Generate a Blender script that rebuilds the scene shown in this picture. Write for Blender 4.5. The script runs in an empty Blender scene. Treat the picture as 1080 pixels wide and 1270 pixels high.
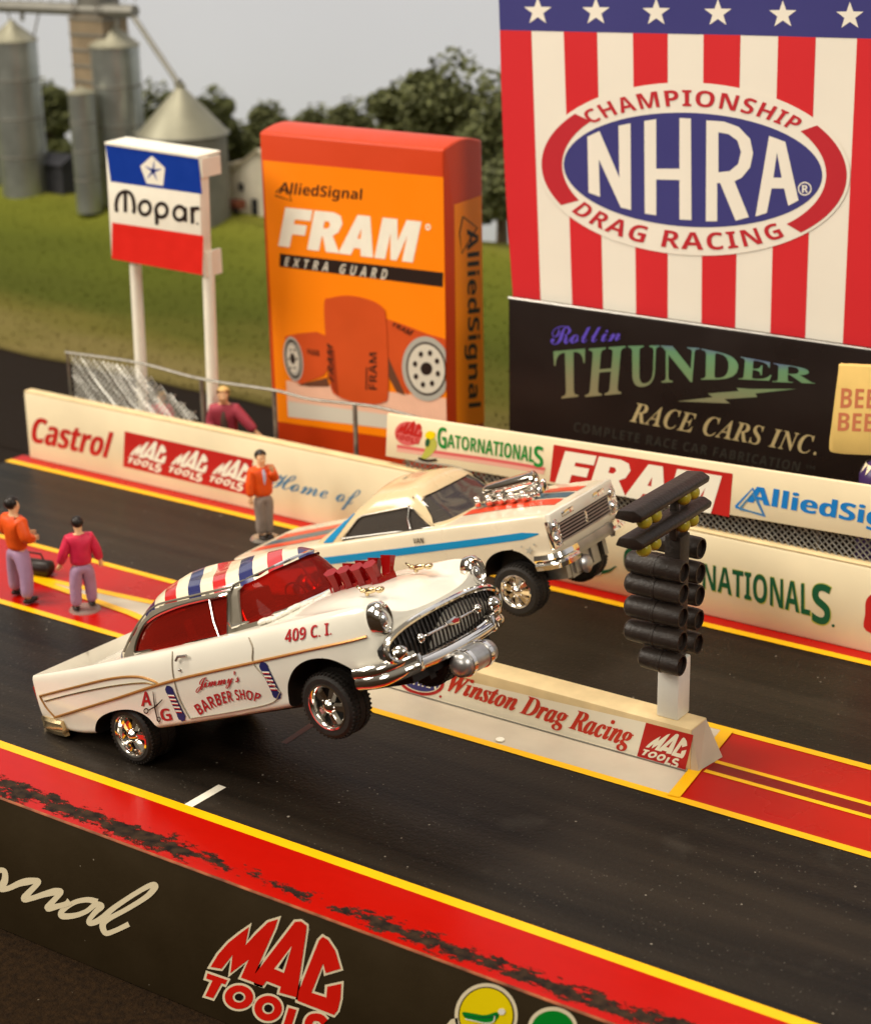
import bpy, bmesh, math, random
import numpy as np
from mathutils import Vector, Matrix
from mathutils.bvhtree import BVHTree
random.seed(7)
SC = bpy.context.scene
COL = SC.collection
SC.unit_settings.scale_length = 0.01          # one unit is one centimetre: a tabletop model drag strip

# ------------------------------------------------------------------ camera (solved from the photograph's vanishing points)
F = 2425.0
CX, CY = 540.0, 635.0
RM = np.array([[0.82197391, 0.18039458, -0.5402006], [0.56927714, -0.28823201, 0.76996483], [-0.01680563, -0.94041486, -0.3396137]])
CAM = np.array([0.0, 0.0, 14.3])
cam = bpy.data.cameras.new('camera'); camo = bpy.data.objects.new('camera', cam); COL.objects.link(camo)
r_, u_, b_ = RM @ np.array([1, 0, 0]), -(RM @ np.array([0, 1, 0])), -(RM @ np.array([0, 0, 1]))
camo.matrix_world = Matrix(((r_[0], u_[0], b_[0], CAM[0]), (r_[1], u_[1], b_[1], CAM[1]), (r_[2], u_[2], b_[2], CAM[2]), (0, 0, 0, 1)))
cam.sensor_width = 36; cam.sensor_height = 36; cam.sensor_fit = 'VERTICAL'; cam.lens = F / 1270 * 36
cam.clip_start = 0.5; cam.clip_end = 500
cam.dof.use_dof = True; cam.dof.focus_distance = 30.0; cam.dof.aperture_fstop = 0.38
SC.camera = camo

# ------------------------------------------------------------------ room light
w = bpy.data.worlds.new('World'); SC.world = w; w.use_nodes = True
nt = w.node_tree; bg = nt.nodes['Background']
tc = nt.nodes.new('ShaderNodeTexCoord'); sp = nt.nodes.new('ShaderNodeSeparateXYZ'); rp = nt.nodes.new('ShaderNodeValToRGB')
nt.links.new(tc.outputs['Generated'], sp.inputs[0]); nt.links.new(sp.outputs['Z'], rp.inputs[0]); nt.links.new(rp.outputs[0], bg.inputs[0])
rp.color_ramp.elements[0].position = 0.0; rp.color_ramp.elements[0].color = (0.16, 0.10, 0.05, 1)
rp.color_ramp.elements[1].position = 0.75; rp.color_ramp.elements[1].color = (1.0, 0.89, 0.72, 1)
bg.inputs[1].default_value = 0.27
def area(name, loc, target, size, power, col, sy=None):
    l = bpy.data.lights.new(name, 'AREA'); l.energy = power; l.color = col; l.size = size
    if sy: l.shape = 'RECTANGLE'; l.size_y = sy
    o = bpy.data.objects.new(name, l); COL.objects.link(o); o.location = loc
    o.rotation_euler = (Vector(target) - Vector(loc)).to_track_quat('-Z', 'Y').to_euler()
area('ceiling_lamp', (-40, 14, 92), (-28, 36, 2), 30, 64000, (1.0, 0.91, 0.77))
area('room_lamp', (-96, -30, 62), (-30, 36, 2), 40, 98000, (1.0, 0.925, 0.80))
area('front_lamp', (-14, -44, 46), (-22, 28, 2), 30, 17000, (1.0, 0.94, 0.84))
area('side_fill', (34, 20, 44), (-20, 33, 3), 20, 15000, (1.0, 0.94, 0.84))  # added fill with no known source, brightens the faces turned right
SC.view_settings.view_transform = 'Standard'; SC.view_settings.look = 'None'
SC.view_settings.exposure = 0.02; SC.view_settings.gamma = 1.0; SC.view_settings.use_curve_mapping = False
SC.cycles.max_bounces = 8; SC.cycles.transparent_max_bounces = 12
SC.cycles.use_denoising = True; SC.cycles.sample_clamp_indirect = 6.0

# ------------------------------------------------------------------ helpers
def ray(px, py): return RM @ np.array([(px - CX) / F, (py - CY) / F, 1.0])
def on_z(p, z=0.0):
    r = ray(*p); return Vector(CAM + (z - CAM[2]) / r[2] * r)
def on_y(p, Y):
    r = ray(*p); return Vector(CAM + (Y - CAM[1]) / r[1] * r)
def on_x(p, X):
    r = ray(*p); return Vector(CAM + (X - CAM[0]) / r[0] * r)
def Z(ox, oy, s):                                   # coordinates read in an enlarged crop -> coordinates of the photograph
    return lambda x, y: (x / s + ox, y / s + oy)
def lin(c):
    c = c / 255.0
    return c / 12.92 if c <= 0.04045 else ((c + 0.055) / 1.055) ** 2.4
def rgb(r, g, b, k=1.0): return (lin(r) * k, lin(g) * k, lin(b) * k, 1)

def mat(name, col, rough=0.5, metal=0.0, var=0.0, vscale=3.0, bump=0.0, bscale=20.0, coat=0.0, spec=0.32, dust=0.0):
    m = bpy.data.materials.new(name); m.use_nodes = True
    t = m.node_tree; p = t.nodes['Principled BSDF']
    p.inputs['Base Color'].default_value = col; p.inputs['Roughness'].default_value = rough
    p.inputs['Metallic'].default_value = metal; p.inputs['Coat Weight'].default_value = coat; p.inputs['Coat Roughness'].default_value = 0.08
    p.inputs['Specular IOR Level'].default_value = spec
    if var > 0 or bump > 0:
        co = t.nodes.new('ShaderNodeTexCoord')
    if var > 0:
        n = t.nodes.new('ShaderNodeTexNoise'); n.inputs['Scale'].default_value = vscale; n.inputs['Detail'].default_value = 6
        r = t.nodes.new('ShaderNodeValToRGB')
        r.color_ramp.elements[0].position = 0.3; r.color_ramp.elements[1].position = 0.7
        r.color_ramp.elements[0].color = tuple(c * (1 - var) for c in col[:3]) + (1,)
        r.color_ramp.elements[1].color = tuple(min(1, c * (1 + var * 0.6)) for c in col[:3]) + (1,)
        t.links.new(co.outputs['Object'], n.inputs['Vector']); t.links.new(n.outputs[0], r.inputs[0]); t.links.new(r.outputs[0], p.inputs['Base Color'])
        q = t.nodes.new('ShaderNodeMapRange'); q.inputs[3].default_value = max(0.02, rough - 0.08); q.inputs[4].default_value = min(1, rough + 0.1)
        t.links.new(n.outputs[0], q.inputs[0]); t.links.new(q.outputs[0], p.inputs['Roughness'])
    if bump > 0:
        n2 = t.nodes.new('ShaderNodeTexNoise'); n2.inputs['Scale'].default_value = bscale; n2.inputs['Detail'].default_value = 5
        b = t.nodes.new('ShaderNodeBump'); b.inputs['Strength'].default_value = bump; b.inputs['Distance'].default_value = 0.05
        t.links.new(co.outputs['Object'], n2.inputs['Vector']); t.links.new(n2.outputs[0], b.inputs['Height']); t.links.new(b.outputs[0], p.inputs['Normal'])
    if dust > 0:
        src = p.inputs['Base Color'].links[0].from_socket
        v = t.nodes.new('ShaderNodeTexVoronoi'); v.inputs['Scale'].default_value = 3.2; t.links.new(co.outputs['Object'], v.inputs['Vector'])
        sx = t.nodes.new('ShaderNodeSeparateXYZ'); t.links.new(v.outputs['Color'], sx.inputs[0])
        pw_ = t.nodes.new('ShaderNodeMath'); pw_.operation = 'POWER'; t.links.new(sx.outputs[0], pw_.inputs[0]); pw_.inputs[1].default_value = 5
        mu = t.nodes.new('ShaderNodeMath'); mu.operation = 'MULTIPLY'; t.links.new(pw_.outputs[0], mu.inputs[0]); mu.inputs[1].default_value = dust
        lt = t.nodes.new('ShaderNodeMath'); lt.operation = 'LESS_THAN'; t.links.new(v.outputs['Distance'], lt.inputs[0]); t.links.new(mu.outputs[0], lt.inputs[1])
        k = t.nodes.new('ShaderNodeMath'); k.operation = 'MULTIPLY'; t.links.new(lt.outputs[0], k.inputs[0]); k.inputs[1].default_value = 0.55
        mx = t.nodes.new('ShaderNodeMixRGB'); t.links.new(k.outputs[0], mx.inputs[0]); t.links.new(src, mx.inputs[1]); mx.inputs[2].default_value = (0.36, 0.30, 0.22, 1); t.links.new(mx.outputs[0], p.inputs['Base Color'])
    return m

M = {}
M['chrome'] = mat('chrome', (0.86, 0.82, 0.76, 1), 0.09, 1.0, bump=0.05, bscale=6)
M['gold_chrome'] = mat('gold_chrome', (0.72, 0.56, 0.32, 1), 0.22, 1.0)
M['dull_metal'] = mat('dull_metal', (0.42, 0.40, 0.37, 1), 0.38, 0.9, var=0.2)
M['tank_metal'] = mat('tank_metal', (0.52, 0.51, 0.50, 1), 0.34, 0.85, var=0.12, vscale=9)
M['wire'] = mat('wire', (0.33, 0.31, 0.27, 1), 0.4, 0.8, var=0.3, vscale=6)
M['white_paint'] = mat('white_paint', rgb(226, 220, 205), 0.22, var=0.035, vscale=1.4, coat=0.6, bump=0.015, bscale=8)
M['pearl_paint'] = mat('pearl_paint', rgb(222, 208, 182), 0.24, var=0.05, vscale=1.5, coat=0.6, bump=0.015, bscale=8)
M['pearl_warm_reflect'] = mat('pearl_warm_reflect', rgb(216, 192, 150), 0.26, var=0.05, vscale=1.5, coat=0.5)  # pearl roof with a warm reflection put into its base colour
M['grey_paint'] = mat('grey_paint', rgb(128, 120, 106), 0.4, 0.3, var=0.08)
M['tyre'] = mat('tyre', rgb(36, 31, 27), 0.62, var=0.25, vscale=5, bump=0.25, bscale=30)
M['dark'] = mat('dark', rgb(26, 22, 19), 0.55, var=0.2)
M['black_plastic'] = mat('black_plastic', rgb(44, 36, 31), 0.42, var=0.2, vscale=4, bump=0.2, bscale=16)
M['seat'] = mat('seat', rgb(110, 26, 18), 0.5, var=0.1)
M['seat_dark'] = mat('seat_dark', rgb(70, 14, 10), 0.5, var=0.1)
M['red_print'] = mat('red_print', rgb(196, 36, 30), 0.45, var=0.05)
M['red_text'] = mat('red_text', rgb(172, 30, 36), 0.4)
M['navy'] = mat('navy', rgb(38, 40, 92), 0.35)
M['winston_red'] = mat('winston_red', rgb(204, 50, 28), 0.45)
M['cream'] = mat('cream', rgb(243, 226, 188), 0.42, var=0.11, vscale=0.5, bump=0.05, bscale=2)
M['cream_clean'] = mat('cream_clean', rgb(252, 244, 222), 0.45)
M['orange'] = mat('orange', rgb(255, 136, 2), 0.4, var=0.03, vscale=0.6)
M['orange_red'] = mat('orange_red', rgb(200, 60, 14), 0.42, var=0.04, vscale=0.8, bump=0.03, bscale=3)
M['filter_orange'] = mat('filter_orange', rgb(206, 80, 30), 0.4, var=0.1, vscale=0.7)
M['filter_dark'] = mat('filter_dark', rgb(160, 56, 20), 0.4, var=0.1, vscale=0.7)
M['filter_shadow'] = mat('filter_shadow', rgb(104, 62, 40), 0.5)
M['pink_print'] = mat('pink_print', rgb(242, 190, 160), 0.45, var=0.05)
M['grey_print'] = mat('grey_print', rgb(176, 172, 160), 0.4)
M['pale_print'] = mat('pale_print', rgb(214, 206, 188), 0.4)
M['black_print'] = mat('black_print', rgb(38, 24, 18), 0.45)
M['brown_print'] = mat('brown_print', rgb(52, 30, 18), 0.45)
M['thunder_black'] = mat('thunder_black', rgb(30, 21, 18), 0.28, var=0.15, vscale=0.7)
M['faint_print'] = mat('faint_print', rgb(50, 46, 40), 0.35)
M['nhra_red'] = mat('banner_red', rgb(212, 38, 44), 0.5, var=0.03, vscale=0.4)
M['nhra_white'] = mat('banner_white', rgb(240, 232, 216), 0.5, var=0.03, vscale=0.5)
M['nhra_blue'] = mat('banner_blue', rgb(60, 58, 122), 0.5, var=0.04, vscale=0.5)
M['oval_red'] = mat('oval_red', rgb(190, 38, 48), 0.5)
M['sign_blue'] = mat('sign_blue', rgb(16, 56, 152), 0.35, var=0.05)
M['sign_red'] = mat('sign_red', rgb(222, 40, 30), 0.35, var=0.05)
M['sign_white'] = mat('sign_white', rgb(244, 238, 220), 0.4, var=0.04)
M['text_blue'] = mat('text_blue', rgb(22, 128, 206), 0.4)
M['script_blue'] = mat('script_blue', rgb(84, 134, 170), 0.45)
M['green'] = mat('green', rgb(20, 142, 56), 0.4)
M['dark_green'] = mat('dark_green', rgb(28, 92, 58), 0.4)
M['lime_edge'] = mat('lime_edge', rgb(190, 190, 80), 0.45)
M['emblem_green'] = mat('emblem_green', rgb(6, 136, 40), 0.3)
M['emblem_yellow'] = mat('emblem_yellow', rgb(248, 220, 8), 0.3, var=0.04, vscale=2)
M['logo_red'] = mat('logo_red', rgb(222, 26, 12), 0.35, var=0.05, vscale=2)
M['script_white'] = mat('script_white', rgb(240, 224, 188), 0.4)
M['pink_swoosh'] = mat('pink_swoosh', rgb(222, 104, 100), 0.45)
M['pale_pink'] = mat('pale_pink', rgb(236, 176, 156), 0.45)
M['yellow'] = mat('yellow', rgb(246, 184, 8), 0.34, var=0.06, vscale=1.5)
M['red_floor'] = mat('red_floor', rgb(172, 12, 3), 0.28, spec=0.2, var=0.08, vscale=0.7, bump=0.03, bscale=2)
M['dark_red_floor'] = mat('dark_red_floor', rgb(126, 9, 5), 0.28, spec=0.2, var=0.08, vscale=0.7, bump=0.03, bscale=2)
M['grey_plate'] = mat('grey_plate', rgb(196, 184, 164), 0.35, var=0.10, vscale=1.2, bump=0.05, bscale=4)
M['wood'] = mat('wood', rgb(232, 206, 156), 0.5, var=0.12, vscale=2.5, bump=0.1, bscale=6)
M['post_white'] = mat('post_white', rgb(226, 224, 214), 0.35, var=0.06, vscale=2)
M['bulb'] = mat('bulb', rgb(176, 160, 46), 0.3, var=0.12, vscale=4)
M['comet_blue'] = mat('stripe_blue', rgb(16, 128, 178), 0.3)
M['comet_red'] = mat('stripe_red', rgb(214, 66, 34), 0.3)
M['slate'] = mat('stripe_slate', rgb(66, 94, 108), 0.3)
M['skin'] = mat('skin', rgb(236, 186, 140), 0.5)
M['hair'] = mat('hair', rgb(34, 26, 22), 0.4)
M['blond'] = mat('blond', rgb(226, 186, 116), 0.5)
M['jacket_red'] = mat('jacket_red', rgb(208, 36, 72), 0.42, var=0.14, vscale=5, bump=0.3, bscale=5)
M['jacket_orange'] = mat('jacket_orange', rgb(226, 82, 16), 0.45, var=0.14, vscale=5, bump=0.3, bscale=5)
M['lilac'] = mat('lilac', rgb(168, 132, 162), 0.5, var=0.12, vscale=4, bump=0.3, bscale=5)
M['trouser_grey'] = mat('trouser_grey', rgb(150, 134, 122), 0.5, var=0.14, vscale=4, bump=0.3, bscale=5)
M['shirt_blue'] = mat('shirt_blue', rgb(186, 184, 206), 0.5)
M['maroon'] = mat('maroon', rgb(172, 64, 80), 0.5, var=0.12, vscale=4)
M['pink_shirt'] = mat('pink_shirt', rgb(214, 84, 96), 0.5, var=0.12, vscale=4)
M['vest'] = mat('vest', rgb(96, 76, 66), 0.5, var=0.2, vscale=4)
M['shoe'] = mat('shoe', rgb(38, 28, 24), 0.4)
M['tan_sign'] = mat('tan_sign', rgb(232, 196, 116), 0.4, var=0.09, vscale=1.6, bump=0.05, bscale=4)
M['salmon'] = mat('salmon', rgb(206, 122, 84), 0.5)
M['purple'] = mat('purple', rgb(66, 44, 92), 0.35, var=0.1)
M['taillight'] = mat('taillight', rgb(150, 26, 14), 0.2)
M['emblem_red'] = mat('emblem_red', rgb(176, 44, 42), 0.3)
M['silo_steel'] = mat('silo_steel', rgb(166, 170, 164), 0.30, 0.75, var=0.18, vscale=1.2)
M['silo_roof'] = mat('silo_roof', rgb(150, 147, 128), 0.5, 0.4, var=0.15, vscale=1.2)
M['tower_wall'] = mat('tower_wall', rgb(134, 118, 94), 0.7, var=0.2, vscale=1.5)
M['steel_grey'] = mat('steel_grey', rgb(126, 124, 116), 0.5, 0.3, var=0.15)
M['barn_white'] = mat('barn_white', rgb(232, 224, 204), 0.6, var=0.08)
M['barn_roof'] = mat('barn_roof', rgb(186, 176, 152), 0.6, var=0.08)
M['shed_dark'] = mat('shed_dark', rgb(44, 44, 48), 0.6, var=0.2)
M['rust'] = mat('rust', rgb(120, 66, 44), 0.6)
M['leaf_dark'] = mat('leaf_dark', (0.066, 0.074, 0.022, 1), 0.6, var=0.35, vscale=1.2)
M['leaf_mid'] = mat('leaf_mid', (0.098, 0.108, 0.034, 1), 0.6, var=0.35, vscale=1.2)
M['leaf_light'] = mat('leaf_light', (0.128, 0.136, 0.046, 1), 0.6, var=0.3, vscale=1.2)
M['bark'] = mat('bark', rgb(84, 68, 48), 0.8, var=0.3)
M['blade'] = mat('blade', (0.110, 0.103, 0.013, 1), 0.8, spec=0.1, var=0.3, vscale=0.6)
M['blade_dark'] = mat('blade_dark', (0.084, 0.078, 0.009, 1), 0.8, spec=0.1, var=0.3, vscale=0.6)
M['dirt'] = mat('dirt', rgb(158, 126, 78), 0.8, var=0.2)
M['skysheet'] = mat('sky', rgb(195, 201, 217), 0.9, var=0.03, vscale=0.05)
M['lens'] = mat('lens', (0.75, 0.73, 0.70, 1), 0.06, 0.9, bump=0.15, bscale=9)

def glass(name, tint, refl=0.12):
    m = bpy.data.materials.new(name); m.use_nodes = True; t = m.node_tree
    for n in list(t.nodes): t.nodes.remove(n)
    o = t.nodes.new('ShaderNodeOutputMaterial'); tr = t.nodes.new('ShaderNodeBsdfTransparent'); gl = t.nodes.new('ShaderNodeBsdfGlossy')
    df = t.nodes.new('ShaderNodeBsdfDiffuse'); df.inputs[0].default_value = tint[:3] + (1,)
    tr.inputs[0].default_value = tint[:3] + (1,); gl.inputs[0].default_value = (1, 0.95, 0.9, 1); gl.inputs['Roughness'].default_value = 0.06
    a = t.nodes.new('ShaderNodeMixShader'); a.inputs[0].default_value = 0.22
    t.links.new(tr.outputs[0], a.inputs[1]); t.links.new(df.outputs[0], a.inputs[2])
    f = t.nodes.new('ShaderNodeLayerWeight'); f.inputs[0].default_value = refl
    x = t.nodes.new('ShaderNodeMixShader'); t.links.new(f.outputs['Fresnel'], x.inputs[0]); t.links.new(a.outputs[0], x.inputs[1]); t.links.new(gl.outputs[0], x.inputs[2])
    t.links.new(x.outputs[0], o.inputs[0]); return m
M['red_glass'] = glass('red_glass', (0.62, 0.035, 0.02))
M['smoke_glass'] = glass('smoke_glass', (0.27, 0.23, 0.20), 0.42)
M['red_plastic'] = mat('red_plastic', rgb(142, 10, 9), 0.1, var=0.1)

def finish(name, me, m, parent=None, smooth=False):
    o = bpy.data.objects.new(name, me); COL.objects.link(o)
    ms = m if isinstance(m, (list, tuple)) else [m]
    if not me.materials:
        for x in ms: me.materials.append(M[x] if isinstance(x, str) else x)
    if smooth:
        for p in me.polygons: p.use_smooth = True
    if parent is not None: o.parent = parent
    return o
def from_bm(name, bm, m, parent=None, smooth=False, normals=True):
    if normals: bmesh.ops.recalc_face_normals(bm, faces=bm.faces)
    me = bpy.data.meshes.new(name); bm.to_mesh(me); bm.free()
    return finish(name, me, m, parent, smooth)
def mesh(name, vs, fs, m, parent=None, smooth=False):
    me = bpy.data.meshes.new(name); me.from_pydata([tuple(v) for v in vs], [], fs); me.update()
    return finish(name, me, m, parent, smooth)
def tag(o, label=None, cat=None, group=None, kind=None):
    if label: o['label'] = label
    if cat: o['category'] = cat
    if group: o['group'] = group
    if kind: o['kind'] = kind
    return o
def empty(name, loc=(0, 0, 0), mw=None):
    o = bpy.data.objects.new(name, None); COL.objects.link(o); o.empty_display_size = 0.3
    if mw is not None: o.matrix_world = mw
    else: o.location = loc
    return o
def evaluated(o):
    dg = bpy.context.evaluated_depsgraph_get(); dg.update()
    e = o.evaluated_get(dg); return bpy.data.meshes.new_from_object(e, depsgraph=dg)
def bake(o):
    me = evaluated(o); o.modifiers.clear(); old = o.data; me.name = old.name; o.data = me; return o
def bevel(o, wdt, seg=2, ang=40):
    b = o.modifiers.new('b', 'BEVEL'); b.width = wdt; b.segments = seg; b.limit_method = 'ANGLE'; b.angle_limit = math.radians(ang)
    bake(o)
    for p in o.data.polygons: p.use_smooth = True
    try: o.data.set_sharp_from_angle(angle=math.radians(35))
    except Exception: pass
    return o
def soft(o, ang=35):
    for p in o.data.polygons: p.use_smooth = True
    try: o.data.set_sharp_from_angle(angle=math.radians(ang))
    except Exception: pass
    return o
def subsurf(o, n):
    s = o.modifiers.new('s', 'SUBSURF'); s.levels = n; s.render_levels = n; bake(o)
    for p in o.data.polygons: p.use_smooth = True
    return o
def boolean(o, cutter, op='DIFFERENCE'):
    if o.parent is not None: cutter.matrix_world = o.parent.matrix_world.copy()
    b = o.modifiers.new('x', 'BOOLEAN'); b.object = cutter; b.operation = op; b.solver = 'EXACT'; bake(o); return o
def kill(o): bpy.data.objects.remove(o, do_unlink=True)

def b_box(bm, a, b, mw=None):
    (x0, y0, z0), (x1, y1, z1) = a, b
    v = [bm.verts.new(p) for p in ((x0, y0, z0), (x1, y0, z0), (x1, y1, z0), (x0, y1, z0), (x0, y0, z1), (x1, y0, z1), (x1, y1, z1), (x0, y1, z1))]
    if mw is not None:
        for q in v: q.co = mw @ q.co
    for f in ((0, 3, 2, 1), (4, 5, 6, 7), (0, 1, 5, 4), (1, 2, 6, 5), (2, 3, 7, 6), (3, 0, 4, 7)): bm.faces.new([v[i] for i in f])
def box(name, a, b, m, parent=None, bev=0.0):
    bm = bmesh.new(); b_box(bm, a, b); o = from_bm(name, bm, m, parent)
    return bevel(o, bev) if bev > 0 else o
def b_tube(bm, pts, r, n=8, closed=False):
    pts = [Vector(p) for p in pts]; L = len(pts); rings = []
    rr = r if isinstance(r, (list, tuple)) else [r] * L
    prev = None
    for i, p in enumerate(pts):
        a = pts[(i - 1) % L] if (closed or i > 0) else p
        c = pts[(i + 1) % L] if (closed or i < L - 1) else p
        d = (c - a).normalized() if (c - a).length > 1e-9 else Vector((1, 0, 0))
        if prev is None:
            up = Vector((0, 0, 1)) if abs(d.z) < 0.9 else Vector((1, 0, 0)); s = d.cross(up).normalized()
        else:
            s = prev - d * prev.dot(d); s = s.normalized() if s.length > 1e-6 else d.orthogonal().normalized()
        prev = s; t = d.cross(s)
        rings.append([bm.verts.new(p + (s * math.cos(2 * math.pi * k / n) + t * math.sin(2 * math.pi * k / n)) * rr[i]) for k in range(n)])
    for i in range(L if closed else L - 1):
        A, B = rings[i], rings[(i + 1) % L]
        for k in range(n): bm.faces.new((A[k], A[(k + 1) % n], B[(k + 1) % n], B[k]))
    if not closed:
        bm.faces.new(rings[0][::-1]); bm.faces.new(rings[-1])
def tube(name, pts, r, m, parent=None, n=8, closed=False):
    bm = bmesh.new(); b_tube(bm, pts, r, n, closed); return soft(from_bm(name, bm, m, parent))
def b_lathe(bm, prof, n=32, mw=None, axis='Y', a0=0.0, cap=True):
    # prof: (radius, along axis)
    rings = []
    for r, h in prof:
        ring = []
        for k in range(n):
            a = a0 + 2 * math.pi * k / n; c, s = math.cos(a) * r, math.sin(a) * r
            p = {'Y': Vector((c, h, s)), 'X': Vector((h, c, s)), 'Z': Vector((c, s, h))}[axis]
            ring.append(bm.verts.new(mw @ p if mw is not None else p))
        rings.append(ring)
    for A, B in zip(rings, rings[1:]):
        for k in range(n): bm.faces.new((A[k], A[(k + 1) % n], B[(k + 1) % n], B[k]))
    if cap and prof[0][0] > 1e-6: bm.faces.new(rings[0][::-1])
    if cap and prof[-1][0] > 1e-6: bm.faces.new(rings[-1])
    bmesh.ops.remove_doubles(bm, verts=[v for ring in rings for v in ring], dist=1e-5)
def lathe(name, prof, m, parent=None, n=32, mw=None, axis='Y', ang=40):
    bm = bmesh.new(); b_lathe(bm, prof, n, mw, axis); return soft(from_bm(name, bm, m, parent), ang)
def b_prism(bm, poly, d):
    # poly: 3-D points, d: extrusion vector
    d = Vector(d); A = [bm.verts.new(Vector(p)) for p in poly]; B = [bm.verts.new(Vector(p) + d) for p in poly]
    n = len(A); bm.faces.new(A[::-1]); bm.faces.new(B)
    for i in range(n): bm.faces.new((A[i], A[(i + 1) % n], B[(i + 1) % n], B[i]))
def prism(name, poly, d, m, parent=None, bev=0):
    bm = bmesh.new(); b_prism(bm, poly, d); o = from_bm(name, bm, m, parent)
    return bevel(o, bev) if bev else o
def b_ball(bm, c, r, sx=1, sy=1, sz=1, n=16):
    bmesh.ops.create_uvsphere(bm, u_segments=n, v_segments=max(6, n // 2), radius=r, matrix=Matrix.Translation(c) @ Matrix.Diagonal((sx, sy, sz, 1)))
def spline(pts, n=8, closed=False):
    pts = [np.array(p, float) for p in pts]; L = len(pts); out = []
    rng = range(L) if closed else range(L - 1)
    for i in rng:
        p0 = pts[(i - 1) % L] if (closed or i > 0) else 2 * pts[0] - pts[1]
        p1, p2 = pts[i], pts[(i + 1) % L]
        p3 = pts[(i + 2) % L] if (closed or i < L - 2) else 2 * pts[-1] - pts[-2]
        for k in range(n):
            t = k / n
            out.append(0.5 * (2 * p1 + (p2 - p0) * t + (2 * p0 - 5 * p1 + 4 * p2 - p3) * t * t + (3 * p1 - p0 - 3 * p2 + p3) * t ** 3))
    if not closed: out.append(pts[-1])
    return [tuple(p) for p in out]

# ------------------------------------------------------------------ printed graphics: flat shapes laid on real surfaces
MATH = {'sans': (0x1D5D4, 0x1D5EE, 0x1D7EC), 'sansital': (0x1D63C, 0x1D656, 0x1D7EC), 'serif': (0x1D400, 0x1D41A, 0x1D7CE),
        'serifital': (0x1D468, 0x1D482, 0x1D7CE), 'script': (0x1D4D0, 0x1D4EA, 0x1D7CE), 'thin': (0x1D5A0, 0x1D5BA, 0x1D7E2)}
def styled(s, style):
    if style == 'plain': return s
    U, l, d = MATH[style]; out = ''
    for c in s:
        if 'A' <= c <= 'Z': out += chr(U + ord(c) - 65)
        elif 'a' <= c <= 'z': out += chr(l + ord(c) - 97)
        elif '0' <= c <= '9': out += chr(d + ord(c) - 48)
        else: out += c
    return out
_tc = {}
def text_mesh(s, style='sans', off=0.0, shear=0.0, space=1.0):
    key = (s, style, off, shear, space)
    if key in _tc: return _tc[key]
    cu = bpy.data.curves.new('t', 'FONT'); cu.body = styled(s, style); cu.offset = off; cu.shear = shear; cu.size = 1; cu.resolution_u = 4; cu.space_character = space
    o = bpy.data.objects.new('t', cu); COL.objects.link(o)
    me = evaluated(o)
    bm = bmesh.new(); bm.from_mesh(me); bmesh.ops.triangulate(bm, faces=bm.faces)
    bm.verts.ensure_lookup_table()
    vs = np.array([[v.co.x, v.co.y] for v in bm.verts]); fs = [tuple(v.index for v in f.verts) for f in bm.faces]
    bm.free(); kill(o); bpy.data.meshes.remove(me); bpy.data.curves.remove(cu)
    lo, hi = vs.min(0), vs.max(0); vs = (vs - lo) / (hi - lo)
    _tc[key] = (vs, fs); return _tc[key]
def quadmap(TL, TR, BR, BL):
    TL, TR, BR, BL = map(np.array, (TL, TR, BR, BL))
    return lambda u, v: tuple((BL * (1 - u) + BR * u) * (1 - v) + (TL * (1 - u) + TR * u) * v)
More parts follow.
